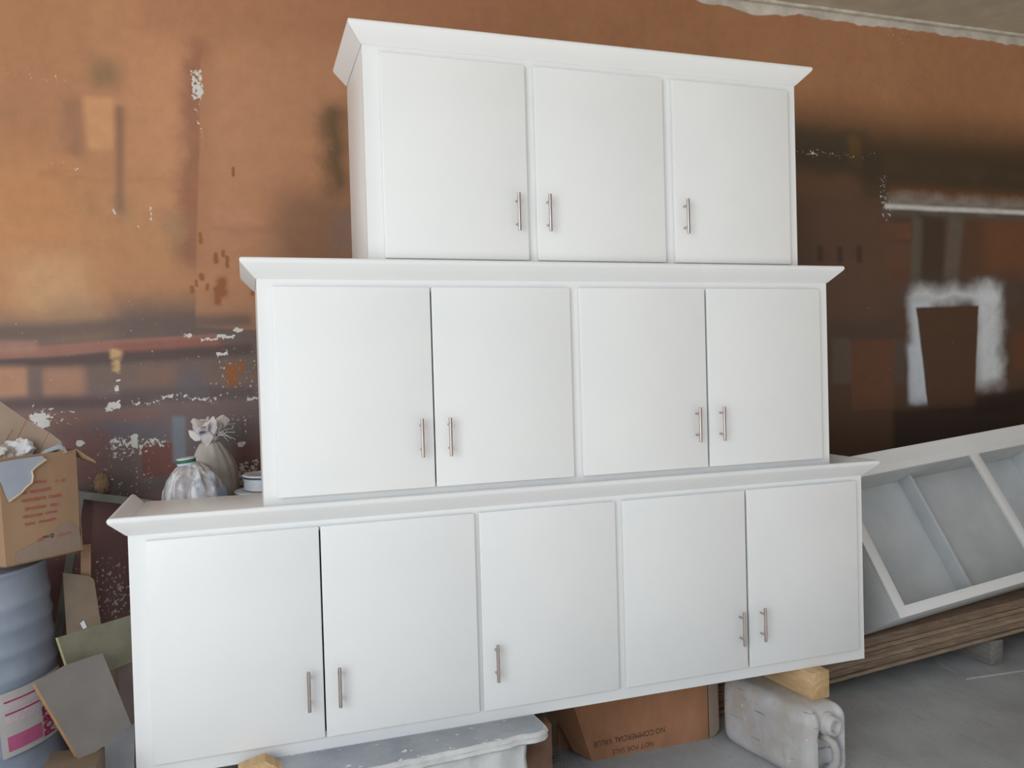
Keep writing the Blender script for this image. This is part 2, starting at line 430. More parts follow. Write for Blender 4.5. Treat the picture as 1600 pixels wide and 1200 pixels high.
def wall_material(grp, bx0, bx1, bz0, bz1):
    m = NT('spray_painted_wall', 0.62, 0, 0.35)
    geo = m.n('ShaderNodeTexCoord').outputs['Object']

    def warp(scale, amt, detail=3):
        nd = m.n('ShaderNodeTexNoise'); nd.inputs['Scale'].default_value = scale; nd.inputs['Detail'].default_value = detail
        m.link(geo, nd.inputs['Vector'])
        s = m.n('ShaderNodeVectorMath', operation='SUBTRACT'); m.link(nd.outputs['Color'], s.inputs[0]); s.inputs[1].default_value = (0.5, 0.5, 0.5)
        k = m.n('ShaderNodeVectorMath', operation='SCALE'); m.link(s.outputs[0], k.inputs[0]); k.inputs['Scale'].default_value = amt
        a = m.n('ShaderNodeVectorMath', operation='ADD'); m.link(geo, a.inputs[0]); m.link(k.outputs[0], a.inputs[1])
        return a.outputs[0]
    W0 = warp(3.0, 0.022); W1 = warp(7, 0.12, 4); W2 = warp(38, 0.03, 3); W3 = warp(30, 0.016, 2)

    def soft(P, x0, y0, x1, y1, softpx, rot=0.0, taper=0.0, s=1.0, prev=None):
        """pixel rectangle on the wall plane -> mask"""
        xc, yc = (x0 + x1) / 2, (y0 + y1) / 2
        c = at(xc, yc, y=WALL)
        hx = (at(x1, yc, y=WALL) - at(x0, yc, y=WALL)).length / 2
        hz = (at(xc, y1, y=WALL) - at(xc, y0, y=WALL)).length / 2
        k = hz / max(1e-6, (y1 - y0) / 2)
        mg = max(0.0015, softpx * k) + 0.10
        rr = abs(rot) * max(hx, hz) + abs(taper) * hz + mg
        if c.x + hx + rr < bx0 or c.x - hx - rr > bx1 or c.z + hz + rr < bz0 or c.z - hz - rr > bz1: return None
        g = m.n('ShaderNodeGroup'); g.node_tree = grp
        m.link(P, g.inputs['P'])
        if prev is not None: m.link(prev, g.inputs['Prev'])
        g.inputs['C'].default_value = (c.x, 0, c.z)
        g.inputs['HX'].default_value = hx; g.inputs['HZ'].default_value = hz
        g.inputs['Rot'].default_value = rot; g.inputs['Soft'].default_value = max(0.0015, softpx * k)
        g.inputs['Taper'].default_value = taper; g.inputs['Str'].default_value = s
        return g.outputs[0]

    def gain(cc):
        q = lin(cc); return tuple(min(0.95, v * WALL_GAIN * t) for v, t in zip(q[:3], (0.97, 1.01, 1.05))) + (1.0,)
    # P has y = 0 only if the wall's local y is 0 on its face
    base = m.ramp(m.noise(geo, 1.1, 5, 0.6), [(0.25, gain((152, 104, 73))), (0.5, gain((164, 114, 80))), (0.78, gain((176, 126, 90)))])
    c = base

    def paint(lst, P):
        nonlocal c
        for a in lst:
            x0, y0, x1, y1, so, colr, s = a[:7]
            rot = a[7] if len(a) > 7 else 0.0; tap = a[8] if len(a) > 8 else 0.0
            k = soft(W1 if (P is W0 and 12 <= so < 30) else P, x0, y0, x1, y1, so, rot, tap, s, c)
            if k is not None: c = m.mix(k, c, gain(colr))
    wide = [  # x0,y0,x1,y1,soft,colour,strength
        (-300, 230, 160, 420, 70, (178, 122, 78), 0.7),
        (150, 280, 330, 470, 60, (172, 124, 84), 0.6),
        (20, 400, 150, 500, 35, (188, 146, 106), 0.65),
        (210, 40, 640, 330, 110, (190, 134, 98), 0.8),
        (-400, 560, 700, 1500, 70, (114, 96, 92), 1.0),
        (-400, 500, 460, 600, 34, (104, 88, 80), 0.9),
        (180, 470, 470, 540, 30, (96, 82, 76), 0.8),
        (400, 380, 520, 520, 40, (122, 92, 70), 0.6),
        # dark upper zone on the right
        (1230, 225, 2300, 315, 46, (62, 52, 36), 0.95),
        (1230, 300, 2300, 1200, 60, (86, 64, 50), 1.0),
        (1270, 310, 1390, 520, 40, (100, 74, 60), 0.8),
        (1540, 340, 1700, 430, 26, (120, 76, 50), 0.8),
        (1350, 265, 1620, 315, 20, (58, 50, 36), 0.7),
    ]
    paint(wide, W0)
    mid = [
        # left wall: stencil ghosts
        (100, 150, 132, 245, 15, (132, 94, 74), 0.6),
        (140, 95, 185, 140, 22, (122, 96, 66), 0.8),
        (134, 152, 178, 234, 7, (192, 138, 96), 0.8, 0, 0.05),
        (181, 165, 194, 330, 7, (122, 90, 68), 0.8, -0.03),
        (282, 70, 330, 420, 20, (134, 86, 66), 0.75, -0.055),
        (322, -60, 700, 520, 2.6, (172, 121, 87), 0.7, -0.055),
        (230, -160, 820, 78, 26, (166, 114, 82), 0.95),
        (290, 50, 330, 90, 16, (150, 100, 74), 0.6, 0.5),
        (55, 282, 330, 285, 12, (150, 98, 66), 0.5),
        (130, 300, 150, 340, 16, (140, 104, 74), 0.5),
        (182, 310, 202, 350, 16, (136, 104, 76), 0.6),
        (250, 335, 290, 375, 22, (146, 114, 84), 0.7),
        (335, 352, 460, 364, 10, (158, 112, 84), 0.7),
        (334, 325, 420, 352, 8, (180, 126, 94), 0.6),
        (505, 160, 545, 300, 22, (94, 74, 50), 0.9),
        (430, 300, 560, 430, 36, (120, 86, 66), 0.7),
        (520, 330, 560, 400, 16, (128, 106, 96), 0.6),
        (70, 470, 170, 520, 26, (150, 118, 90), 0.6),
        # left wall: bands
        (-300, 505, 420, 528, 10, (100, 82, 74), 0.85, 0.045),
        (-300, 556, 420, 576, 7, (84, 68, 64), 0.95, 0.045),
        (-60, 534, 350, 551, 3, (146, 100, 86), 0.9, 0.055),
        (-60, 534, 60, 553, 6, (158, 116, 98), 0.7, 0.055),
        (180, 532, 350, 546, 4, (132, 80, 68), 0.6, 0.055),
        (-40, 574, 46, 622, 9, (172, 124, 98), 0.95),
        (66, 574, 132, 618, 11, (164, 120, 96), 0.9),
        (46, 572, 66, 625, 5, (110, 92, 84), 0.9),
        (215, 570, 290, 605, 12, (126, 96, 82), 0.8),
        (-60, 622, 240, 640, 9, (92, 72, 70), 0.9),
        (190, 605, 400, 625, 8, (92, 78, 76), 0.8),
        (-60, 645, 260, 665, 10, (130, 90, 80), 0.75),
        (140, 655, 270, 690, 16, (98, 92, 96), 0.8),
        (276, 570, 320, 620, 18, (98, 92, 94), 0.7),
        (222, 692, 276, 745, 4, (118, 72, 64), 0.9),
        (270, 650, 290, 722, 4, (120, 124, 130), 0.9),
        (295, 660, 380, 740, 16, (96, 92, 94), 0.7),
        (365, 690, 420, 760, 10, (112, 76, 70), 0.7),
        (80, 670, 170, 760, 20, (118, 80, 74), 0.7),
        (120, 745, 420, 780, 14, (86, 76, 74), 0.7),
        (-100, 785, 320, 1300, 16, (128, 92, 88), 0.9),
        # right wall
        (1245, 205, 1360, 235, 14, (70, 60, 46), 0.7),
        (1325, 212, 1345, 260, 8, (106, 78, 42), 0.8),
        (1245, 236, 1380, 270, 14, (64, 56, 42), 0.7),
        (1395, 300, 1700, 316, 9, (118, 76, 46), 0.6),
        (1385, 332, 1620, 342, 7, (90, 84, 76), 0.8),
        (1376, 349, 1423, 374, 3, (112, 74, 50), 0.85),
        (1380, 378, 1424, 420, 8, (108, 74, 56), 0.7),
        (1388, 420, 1425, 480, 8, (106, 68, 48), 0.6),
        (1432, 338, 1475, 450, 7, (70, 56, 42), 0.85, -0.06),
        (1424, 340, 1440, 450, 7, (104, 98, 88), 0.6, -0.06),
        (1478, 338, 1502, 440, 8, (108, 98, 84), 0.65, -0.14),
        (1505, 340, 1535, 440, 10, (96, 66, 46), 0.6, -0.1),
        (1300, 350, 1400, 395, 10, (96, 70, 56), 0.7),
        (1255, 380, 1300, 410, 10, (88, 68, 56), 0.6),
        (1277, 385, 1286, 410, 4, (64, 50, 42), 0.8),
        (1308, 385, 1317, 410, 4, (64, 50, 42), 0.8),
        (1338, 385, 1347, 410, 4, (64, 50, 42), 0.8),
        (1390, 440, 1600, 480, 24, (84, 74, 68), 0.6),
        # the white-sprayed stencil
        (1425, 452, 1560, 472, 16, (216, 216, 216), 0.9),
        (1424, 470, 1462, 625, 14, (206, 210, 214), 0.9, 0.03),
        (1524, 446, 1564, 602, 18, (210, 212, 212), 0.95),
        (1420, 540, 1472, 629, 7, (198, 202, 208), 0.8),
        (1443, 479, 1526, 660, 2.5, (84, 60, 44), 1.0, 0.03, 0.10),
        (1400, 634, 1620, 720, 8, (56, 42, 35), 0.95),
        (1524, 612, 1620, 640, 8, (48, 36, 30), 0.9, 0.1),
        (1330, 531, 1398, 640, 2.5, (106, 70, 52), 0.85, 0, 0.06),
        (1300, 528, 1330, 600, 6, (98, 88, 82), 0.65),
        (1398, 530, 1414, 600, 8, (88, 80, 76), 0.6),
        (1300, 500, 1400, 528, 10, (74, 66, 62), 0.6),
        (1585, 520, 1640, 580, 12, (110, 66, 42), 0.6),
    ]
    paint(mid, W0)
    # white overspray line: sharp below, soft above
    paint([(1390, 326, 1700, 333, 3, (214, 212, 206), 0.95), (1395, 312, 1700, 328, 13, (172, 166, 156), 0.5)], W0)
    # drips, brown stains, chips with a shape of their own
    drips = [(338, 435, 356, 462, 2), (334, 448, 346, 474, 2), (352, 400, 358, 416, 2), (333, 395, 341, 410, 2), (311, 370, 316, 378, 2),
             (311, 428, 320, 436, 2), (296, 448, 304, 456, 2), (305, 438, 310, 446, 2), (321, 444, 327, 452, 2), (346, 392, 352, 400, 2),
             (361, 262, 367, 273, 2), (392, 450, 399, 460, 2), (352, 570, 372, 600, 4), (372, 568, 381, 580, 2), (310, 365, 317, 378, 2)]
    paint([(a + .14 * (e - a), b - 1, e - .14 * (e - a), d + 2, 0.40 * min(e - a, d - b), (140, 86, 48), 1.5) for a, b, e, d, s_ in drips], W3)
    paint([(172, 545, 190, 560, 4, (196, 156, 108), 0.8), (176, 562, 188, 582, 4, (196, 160, 112), 0.8)], W2)
    flakes = [(286, 521, 300, 527), (312, 528, 340, 532), (338, 523, 366, 529), (366, 512, 378, 520), (339, 550, 356, 557), (177, 603, 186, 610),
              (163, 636, 177, 643), (170, 626, 188, 640), (182, 592, 188, 597), (47, 645, 72, 660), (58, 655, 78, 668), (118, 688, 132, 698),
              (300, 150, 316, 154), (305, 132, 315, 150), (176, 326, 180, 334), (234, 324, 237, 342), 
              (1262, 239, 1276, 242), (370, 690, 382, 698), (385, 620, 404, 624), (205, 678, 216, 700), (216, 352, 219, 358)]
    # areas of scattered chipped paint
    regs = [(165, 682, 270, 702, 10, 1.0), (170, 700, 230, 720, 10, .75), (195, 620, 345, 632, 7, .85), (40, 635, 90, 672, 12, .9), (80, 640, 125, 668, 10, .55),
            (150, 600, 200, 645, 16, .35), (300, 105, 316, 160, 3, 1.0), (310, 150, 317, 215, 3, .7), (340, 640, 410, 690, 20, .45), (120, 680, 250, 780, 30, .38),
            (355, 720, 410, 760, 8, .95), (140, 860, 210, 985, 20, .55), (165, 900, 200, 965, 12, .75), (190, 965, 215, 980, 6, 1.0), (330, 540, 410, 640, 20, .42),
            (60, 258, 125, 268, 5, .6), (0, 105, 120, 130, 8, .35), (1374, 270, 1390, 345, 4, .6), (1390, 40, 1430, 75, 10, .4), (1250, 236, 1370, 246, 4, .5),
            (1270, 440, 1600, 520, 60, .14), (-50, 450, 420, 1000, 40, .16), (100, 850, 150, 900, 10, .5)]
    regs = regs + [(a, b, e, d, 3, 1.55) for a, b, e, d in flakes]
    acc = None
    for x0, y0, x1, y1, so, s in regs:
        k = soft(W2 if s > 1.2 else W1, x0, y0, x1, y1, so, 0, 0, s, acc)
        if k is None: continue
        acc = k if acc is None else m.math('MAXIMUM', acc, k)
    chips = None
    if acc is not None:
        nz = m.noise(geo, 58, 5, 0.66)
        th = m.math('SUBTRACT', 0.70, m.math('MULTIPLY', acc, 0.22))
        chips = m.maprange(m.math('SUBTRACT', nz, th), 0.0, 0.02)
        c = m.mix(chips, c, gain((200, 194, 186)))
    # faint speckle and grime
    sp = m.noise(geo, 95, 3, 0.6)
    c = m.mix(m.maprange(sp, 0.66, 0.74, 0, 0.35), c, (70, 50, 40))
    sp2 = m.noise(geo, 60, 2, 0.5)
    c = m.mix(m.maprange(sp2, 0.74, 0.78, 0, 0.5), c, (190, 170, 150))
    mott = m.noise(geo, 14, 6, 0.65)
    c = m.mix(m.maprange(mott, 0.35, 0.7, 0.0, 0.12), c, (84, 62, 50))
    m.color(c)
    m.bump(m.noise(geo, 30, 6, 0.65), 0.14, 0.006)
    return m.m


# ------------------------------------------------------------------ room shell
X0, X1, Y0 = -5.0, 6.4, -2.35
bm = bmesh.new(); bm_box(bm, X0 - 6, X1 + 6, -16, WALL + 0.3, FLOOR - 0.2, FLOOR); struct('floor', bm, M['floor'])
bm = bmesh.new(); bm_box(bm, X0, X1, Y0, WALL + 0.3, CEIL, CEIL + 0.2); struct('ceiling', bm, M['ceil'])
def back_wall():
    gx = [X0, -1.2, -0.6, 0.0, 0.35, 0.9, 2.2, 3.2, 3.9, 4.5, 5.2, X1]
    gz = [FLOOR, 0.75, 1.2, 1.7, 2.2, 2.8, CEIL]
    bm = bmesh.new(); grp = softbox_group(); mats = []
    V = [[bm.verts.new((x, 0, z)) for x in gx] for z in gz]
    for j in range(len(gz) - 1):
        for i in range(len(gx) - 1):
            f = bm.faces.new((V[j][i], V[j][i + 1], V[j + 1][i + 1], V[j + 1][i])); f.material_index = len(mats)
            mats.append(wall_material(grp, gx[i], gx[i + 1], gz[j], gz[j + 1]))
    b = [bm.verts.new((x, 0.25, z)) for x, z in ((X0, FLOOR), (X1, FLOOR), (X1, CEIL), (X0, CEIL))]
    bm.faces.new(b[::-1])
    bm.faces.new(V[0] + [b[1], b[0]]); bm.faces.new(V[-1][::-1] + [b[3], b[2]])
    bm.faces.new([r[0] for r in V][::-1] + [b[0], b[3]]); bm.faces.new([r[-1] for r in V] + [b[2], b[1]])
    o = struct('wall_back', bm, mats); o.location = (0, WALL, 0)


back_wall()
bm = bmesh.new(); bm_box(bm, X1, X1 + 0.2, -9.0, WALL + 0.25, FLOOR, CEIL); struct('wall_right_unseen', bm, M['plainwall'])  # unseen wall, set nearer and run forward to cut light from the right
# plaster strip left along the top of the wall, with a ragged lower edge
bm = bmesh.new()
xs = np.arange(1.5, X1, 0.015); top = []; bot = []
for i, x in enumerate(xs):
    d = 0.050 + 0.055 * noise.noise(Vector((x * 1.7, 0, 3))) + 0.022 * noise.noise(Vector((x * 6.3, 1, 0))) + 0.012 * noise.noise(Vector((x * 19, 2, 0)))
    d = max(0.012, d) * (0.2 + 0.8 * min(1, max(0, (x - 1.8) / 1.6)))
    top.append(bm.verts.new((x, WALL - 0.007, CEIL + 0.005))); bot.append(bm.verts.new((x, WALL - 0.006, CEIL - d)))
    if i:
        bm.faces.new((top[-2], bot[-2], bot[-1], top[-1]))
lowb = [bm.verts.new((v.co.x, WALL + 0.002, v.co.z - 0.002)) for v in bot]
for i in range(1, len(bot)):
    bm.faces.new((bot[i - 1], lowb[i - 1], lowb[i], bot[i]))
struct('trim_1', bm, M['trimplaster'])
# plaster bead along the ceiling joint
bm = bmesh.new()
bm_tube(bm, [(x, WALL - 0.035 + 0.006 * noise.noise(Vector((x * 5, 2, 2))), CEIL - 0.004) for x in np.arange(1.0, X1, 0.08)], 0.011, 6)
struct('trim_2', bm, M['trimplaster'])
# raised concrete screed by the board stack
bm = bmesh.new()
pl = [at(1510, 1062, z=FLOOR), at(1465, 1037, z=FLOOR), at(1440, 1010, z=FLOOR), Vector((4.0, WALL - .01, FLOOR)), Vector((6.39, WALL - .01, FLOOR)), Vector((6.39, 0.1, FLOOR)), at(1600, 1049, z=FLOOR)]
bm_prism(bm, [p - Vector((0, 0, 0.01)) for p in pl], Vector((0, 0, 0.018)))
struct('floor_screed', bm, M['floor'])


# ------------------------------------------------------------------ white kitchen cabinets
def crown(parent, xl, xr, y0, yb, zj):
    """flared crown: front board and two mitred returns; section (outward o, height h)"""
    sec = [(0.0, 0.0), (0.002, -0.003), (0.006, 0.0), (0.048, 0.044), (0.0515, 0.050), (0.052, 0.056), (0.050, 0.0605),
           (0.046, 0.063), (0.040, 0.063), (0.034, 0.0595), (-0.012, 0.012), (-0.012, 0.0)]
    def ring(f):
        return [f(o, zj + h) for o, h in sec]
    def strip(a, b, name):
        bm = bmesh.new()
        va = [bm.verts.new(p) for p in a]; vb = [bm.verts.new(p) for p in b]; n = len(va)
        for i in range(n):
            bm.faces.new((va[i], va[(i + 1) % n], vb[(i + 1) % n], vb[i]))
        bm.faces.new(va); bm.faces.new(vb[::-1])
        return obj(name, bm, M['white'], parent, 50)
    fl = ring(lambda o, z: (xl - o, y0 - o, z)); fr = ring(lambda o, z: (xr + o, y0 - o, z))
    strip(fl, fr, 'crown_board')
    strip(fl, ring(lambda o, z: (xl - o, yb, z)), 'crown_board')
    strip(fr, ring(lambda o, z: (xr + o, yb, z)), 'crown_board')


HANDLE = None


def handle(parent, x, z, yface):
    global HANDLE
    if HANDLE is None:
        bm = bmesh.new()
        bm_tube(bm, [(0, -0.032, -0.068), (0, -0.032, -0.0672), (0, -0.032, 0.0672), (0, -0.032, 0.068)], [0.0054, 0.0062, 0.0062, 0.0054], 16)
        for s in (-1, 1):
            bm_tube(bm, [(0, 0.0, s * 0.042), (0, -0.031, s * 0.042)], 0.0046, 12)
        bmesh.ops.recalc_face_normals(bm, faces=bm.faces)
        me = bpy.data.meshes.new('handle'); bm.to_mesh(me); bm.free(); me.materials.append(M['steel'])
        for p in me.polygons: p.use_smooth = True
        me.set_sharp_from_angle(angle=math.radians(40))
        HANDLE = me
    o = bpy.data.objects.new('handle', HANDLE); col.objects.link(o)
    o.parent = parent
    o.location = Vector((x, yface, z)) - Vector(root_loc(parent))
    o['label'] = 'brushed steel bar handle'
    return o


def cabinet(label, xl, xr, zb, zt, zj, depth, doors, dz, handles, stiles):
    root = thing('kitchen_cabinet', (xl, 0, zb), label, 'cabinet', None)
    T = 0.018
    w = M['white']
    def pnl(nm, *b): return box_obj(nm, b, w, root, 0.0015, 40)
    pnl('side_panel', xl, xl + T, 0.019, depth, zb, zt); pnl('side_panel', xr - T, xr, 0.019, depth, zb, zt)
    pnl('bottom_panel', xl + T, xr - T, 0.019, depth - 0.006, zb + 0.02, zb + 0.02 + T)
    pnl('top_panel', xl + T, xr - T, 0.019, depth - 0.006, zt - T, zt)
    pnl('back_panel', xl + T, xr - T, depth - 0.006, depth, zb, zt)
    pnl('shelf', xl + T, xr - T, 0.06, depth - 0.006, (zb + zt) / 2, (zb + zt) / 2 + T)
    # face frame: one welded and painted surround with its mullions
    bm = bmesh.new()
    top_h, bot_h = dz[1] - 0.015, dz[0] + 0.015
    bm_box(bm, xl, xr, 0, 0.02, zb, bot_h); bm_box(bm, xl, xr, 0, 0.02, top_h, zt)
    for a, b in [(xl, doors[0][0] + 0.015)] + stiles + [(doors[-1][1] - 0.015, xr)]:
        bm_box(bm, a, b, 0.0, 0.02, bot_h, top_h)
    obj('face_frame', bm, w, root, 40)
    for a, b in stiles:
        pnl('partition', (a + b) / 2 - 0.009, (a + b) / 2 + 0.009, 0.02, depth - 0.006, zb + 0.038, zt - T)
    crown(root, xl, xr, 0.0, depth, zj)
    for i, (a, b) in enumerate(doors):
        bm = bmesh.new(); bm_box(bm, a, b, -0.019, -0.0005, dz[0], dz[1], bevel=0.0035, seg=3)
        d = obj('door', bm, w, root, 40)
        for hx, hz in handles[i]:
            handle(d, hx, hz, -0.019)
    return root


cabinet('widest white cabinet with five doors, lowest of the stack, propped on plank and beam',
        0.077, 2.937, 0.166, 0.990, 0.958, 0.50,
        [(0.1296, 0.6686), (0.674, 1.2161), (1.234, 1.7721), (1.8029, 2.346), (2.3555, 2.8965)], (0.2135, 0.9361),
        [[(0.6175, 0.390)], [(0.7197, 0.390)], [(1.280, 0.393)], [(2.309, 0.3855)], [(2.408, 0.391)]],
        [(1.201, 1.249), (1.757, 1.818)])
cabinet('white four-door cabinet standing on the widest one, middle of the stack',
        0.4944, 2.7762, 0.990, 1.803, 1.778, 0.45,
        [(0.5419, 1.0770), (1.0822, 1.6094), (1.6463, 2.1826), (2.1912, 2.7293)], (1.041, 1.7487),
        [[(1.0289, 1.220)], [(1.1296, 1.219)], [(2.1311, 1.2137)], [(2.239, 1.2125)]],
        [(1.594, 1.661)])
cabinet('smallest white cabinet with three doors, topmost of the stack',
        0.8668, 2.6365, 1.803, 2.622, 2.588, 0.43,
        [(0.9245, 1.4536), (1.4884, 2.0174), (2.0586, 2.5923)], (1.8482, 2.5587),
        [[(1.4075, 2.019)], [(1.5272, 2.019)], [(2.0986, 2.0245)]],
        [(1.438, 1.503), (2.002, 2.074)])


# ------------------------------------------------------------------ open cabinet leaning at the right
def open_cabinet():
    s, a, t, ro, H = 3.8288, 0.028, 0.5471, 0.0879, 0.7696
    O = Vector(CAM + ray(1408, 966) / F_PX * s)
    u = Vector((math.cos(a), math.sin(a), 0)); b = Vector((-math.sin(a), math.cos(a), 0)); z = Vector((0, 0, 1))
    v = b * math.sin(t) + z * math.cos(t); w = b * math.cos(t) - z * math.sin(t)
    u, v = u * math.cos(ro) + v * math.sin(ro), v * math.cos(ro) - u * math.sin(ro)
    L, D = 2.05, 0.40
    root = thing('open_cabinet', O + w * D, 'unfinished white cabinet without doors, leaning back on stacked boards', 'cabinet')
    mx = Matrix(((u.x, w.x, v.x, O.x), (u.y, w.y, v.y, O.y), (u.z, w.z, v.z, O.z), (0, 0, 0, 1)))
    def pb(nm, x0, x1, d0, d1, h0, h1, mat=M['primer'], bev=0.0015):
        bm = bmesh.new(); bm_box(bm, x0, x1, d0, d1, h0, h1, mx=mx, bevel=bev)
        return obj(nm, bm, mat, root, 40)
    pb('side_panel', 0, 0.018, 0.02, D, 0, H); pb('side_panel', L - 0.018, L, 0.02, D, 0, H)
    pb('bottom_panel', 0.018, L - 0.018, 0.02, D, 0.0, 0.018)
    pb('top_panel', 0.018, L - 0.018, 0.02, D - 0.006, H - 0.018, H)
    pb('back_panel', 0.018, L - 0.018, D - 0.008, D, 0.018, H - 0.018, M['primer'])
    pb('rail', 0, L, 0, 0.02, 0, 0.05, M['white']); pb('rail', 0, L, 0, 0.02, H - 0.062, H, M['white'])
    for x0 in (0, 1.0015, L - 0.058):
        pb('stile', x0, x0 + 0.058, 0.0005, 0.0195, 0.046, H - 0.058, M['white'])
    for x0 in (0.83, 1.80):
        pb('divider', x0, x0 + 0.020, D - 0.10, D - 0.008, 0.018, H - 0.018, M['primer'])
        pb('cleat', x0 + 0.030, x0 + 0.095, D - 0.030, D - 0.008, 0.018, H - 0.018, M['primer'])
    # crown board along the top and its left return
    sec = [(0.0, -0.002), (0.0455, 0.046), (0.049, 0.054), (0.047, 0.060), (0.040, 0.062), (0.032, 0.058), (-0.010, 0.012), (-0.010, 0.0)]
    def strip(A, B):
        bm = bmesh.new(); va = [bm.verts.new(mx @ Vector(p)) for p in A]; vb = [bm.verts.new(mx @ Vector(p)) for p in B]; n = len(va)
        for i in range(n): bm.faces.new((va[i], va[(i + 1) % n], vb[(i + 1) % n], vb[i]))
        bm.faces.new(va); bm.faces.new(vb[::-1]); obj('crown_board', bm, M['white'], root, 50)
    fl = [(-o, -o, H - 0.02 + h) for o, h in sec]; fr = [(L + o, -o, H - 0.02 + h) for o, h in sec]
    strip(fl, fr); strip(fl, [(-o, D, H - 0.02 + h) for o, h in sec]); strip(fr, [(L + o, D, H - 0.02 + h) for o, h in sec])


open_cabinet()


# ------------------------------------------------------------------ stacked boards and their bearer
def board_stack():
    ang = math.radians(4.5)
    base = Vector((2.40, 0.545, -0.247))
    mx = Matrix.Translation(base) @ Matrix.Rotation(-ang, 4, 'Y')
    z = 0.0
    mats = [M['board_old2'], M['board_gap_shade'], M['board_old'], M['board_old2'], M['board_old'], M['board_old2'], M['board_gap_shade'], M['board_old']]
    lay = [(0.018, 0.0), (0.009, 0.05), (0.030, 0.002), (0.024, 0.007), (0.024, 0.003), (0.024, 0.010), (0.008, 0.06), (0.046, 0.0)]  # the two thin set-back layers stand for shaded gaps between boards
    desc = ['lowest board of the stack, thin and pale', 'set-back strip painted dark as gap shade, second from the bottom of the stack', 'brown board third from the bottom of the stack',
            'pale brown board fourth from the bottom of the stack', 'brown board fifth from the bottom of the stack', 'pale brown board third from the top of the stack',
            'recessed strip painted dark as gap shade just below the thick top board', 'thick weathered brown board on top of the stack']
    for i, (h, dy) in enumerate(lay):
        bm = bmesh.new()
        x0 = 0.02 * random.random()
        bm_box(bm, x0, 3.6 + 0.2 * random.random(), dy, 0.46, z, z + h - 0.0006, bevel=0.0015, mx=mx)
        o = obj('board', bm, mats[i], None, 40, origin=base)
        tag(o, desc[i], 'board', 'boards stacked under the leaning cabinet')
        z += h


board_stack()
bm = bmesh.new()
c0 = at(1545, 1041, z=FLOOR)
bm_box(bm, c0.x - 0.005, c0.x + 0.082, c0.y - 0.02, 0.95, FLOOR, -0.108, bevel=0.004)
tag(obj('bearer_block', bm, M['grey_wood'], None, 40, origin=(c0.x + 0.04, 0.7, FLOOR)), 'grey wooden bearer lying under the stacked boards', 'wood block')


# ------------------------------------------------------------------ jerrycan and beam under the right end
def jerrycan():
    ang = math.radians(10.0)
    ctr = Vector((2.590, 0.105, FLOOR))
    root = thing('jerrycan', ctr, 'dirty grey plastic jerrycan lying under the wooden beam', 'jerrycan')
    hx, hy, hz = 0.115, 0.258, 0.150
    R = 0.055
    mx = Matrix.Translation(ctr + Vector((0, 0, hz))) @ Matrix.Rotation(ang, 4, 'Z')
    bm = bmesh.new()
    bmesh.ops.create_cube(bm, size=2)
    bmesh.ops.subdivide_edges(bm, edges=bm.edges, cuts=27, use_grid_fill=True)
    def sm(a, b, x):
        t = min(1, max(0, (x - a) / (b - a))); return t * t * (3 - 2 * t)
    for v in bm.verts:
        p = Vector((v.co.x * hx, v.co.y * hy, v.co.z * hz))
        q = Vector((max(-(hx - R), min(hx - R, p.x)), max(-(hy - R), min(hy - R, p.y)), max(-(hz - R), min(hz - R, p.z))))
        d = p - q
        if d.length > 1e-6: p = q + d.normalized() * R
        # recessed grip between two lobes on the end that carries the spout
        if p.y < -hy + 0.08:
            gx = sm(-0.075, -0.035, p.x) * (1 - sm(0.055, 0.085, p.x))
            k = gx * (1 - sm(0.035, 0.075, p.z)) * 0.05 + 0.018 * gx
            p.y += k * sm(0.08, 0.02, p.y + hy)
        # seam and slight dents
        if p.x < -hx + 0.02: p.x += 0.004 * math.sin(p.y * 22) * math.cos(p.z * 16)
        if abs(p.y - 0.02) < 0.006 and p.x < -hx + 0.03: p.x += 0.003
        p.z += 0.004 * noise.noise(p * 9)
        v.co = p
    for v in bm.verts:      # flat enough underneath to rest on the floor
        v.co.z = max(v.co.z, -hz)
    bmesh.ops.transform(bm, matrix=mx, verts=bm.verts)
    obj('body', bm, M['jerrycan'], root, 60)
    # spout ring with a recessed plug
    bm = bmesh.new()
    prof = [(0.046, 0.0), (0.046, 0.02), (0.040, 0.024), (0.038, 0.05), (0.035, 0.056), (0.026, 0.056), (0.023, 0.052), (0.021, 0.036)]
    bm_lathe(bm, prof, (0, 0, 0), 28, lambda r, z, t: (r + (0.0014 * math.sin(t * 14) if 0.02 < z < 0.05 else 0), z, 0, 0))
    sp = Matrix.Translation(Vector((0.005, -hy + 0.035, 0.085))) @ Matrix.Rotation(math.radians(90), 4, 'X')
    bmesh.ops.transform(bm, matrix=mx @ sp, verts=bm.verts)
    o = obj('spout', bm, M['canplastic'], root, 50); o['label'] = 'round screw spout crusted with paint'
    bm = bmesh.new()
    pts = [(0.0, -hy + 0.055, 0.025), (0.0, -hy + 0.015, 0.028), (0.008, -hy - 0.002, 0.014), (0.022, -hy - 0.004, -0.015), (0.026, -hy - 0.002, -0.065), (0.026, -hy + 0.02, -0.105), (0.026, -hy + 0.05, -0.115)]
    bm_tube(bm, pts, [0.016, 0.016, 0.0165, 0.017, 0.017, 0.018, 0.018], 14)
    bmesh.ops.transform(bm, matrix=mx, verts=bm.verts)
    obj('handle', bm, M['canplastic'], root, 180)


jerrycan()
bm = bmesh.new()
bm_box(bm, -0.046, 0.046, 0, 0.42, 0.050, 0.1665, bevel=0.006, mx=Matrix.Translation((2.668, -0.055, 0)) @ Matrix.Rotation(math.radians(5), 4, 'Z'))
tag(obj('wooden_beam', bm, M['wood_block'], None, 40, origin=(2.66, 0.1, 0.05)), 'short squared timber beam wedged between jerrycan and widest cabinet', 'wood block')


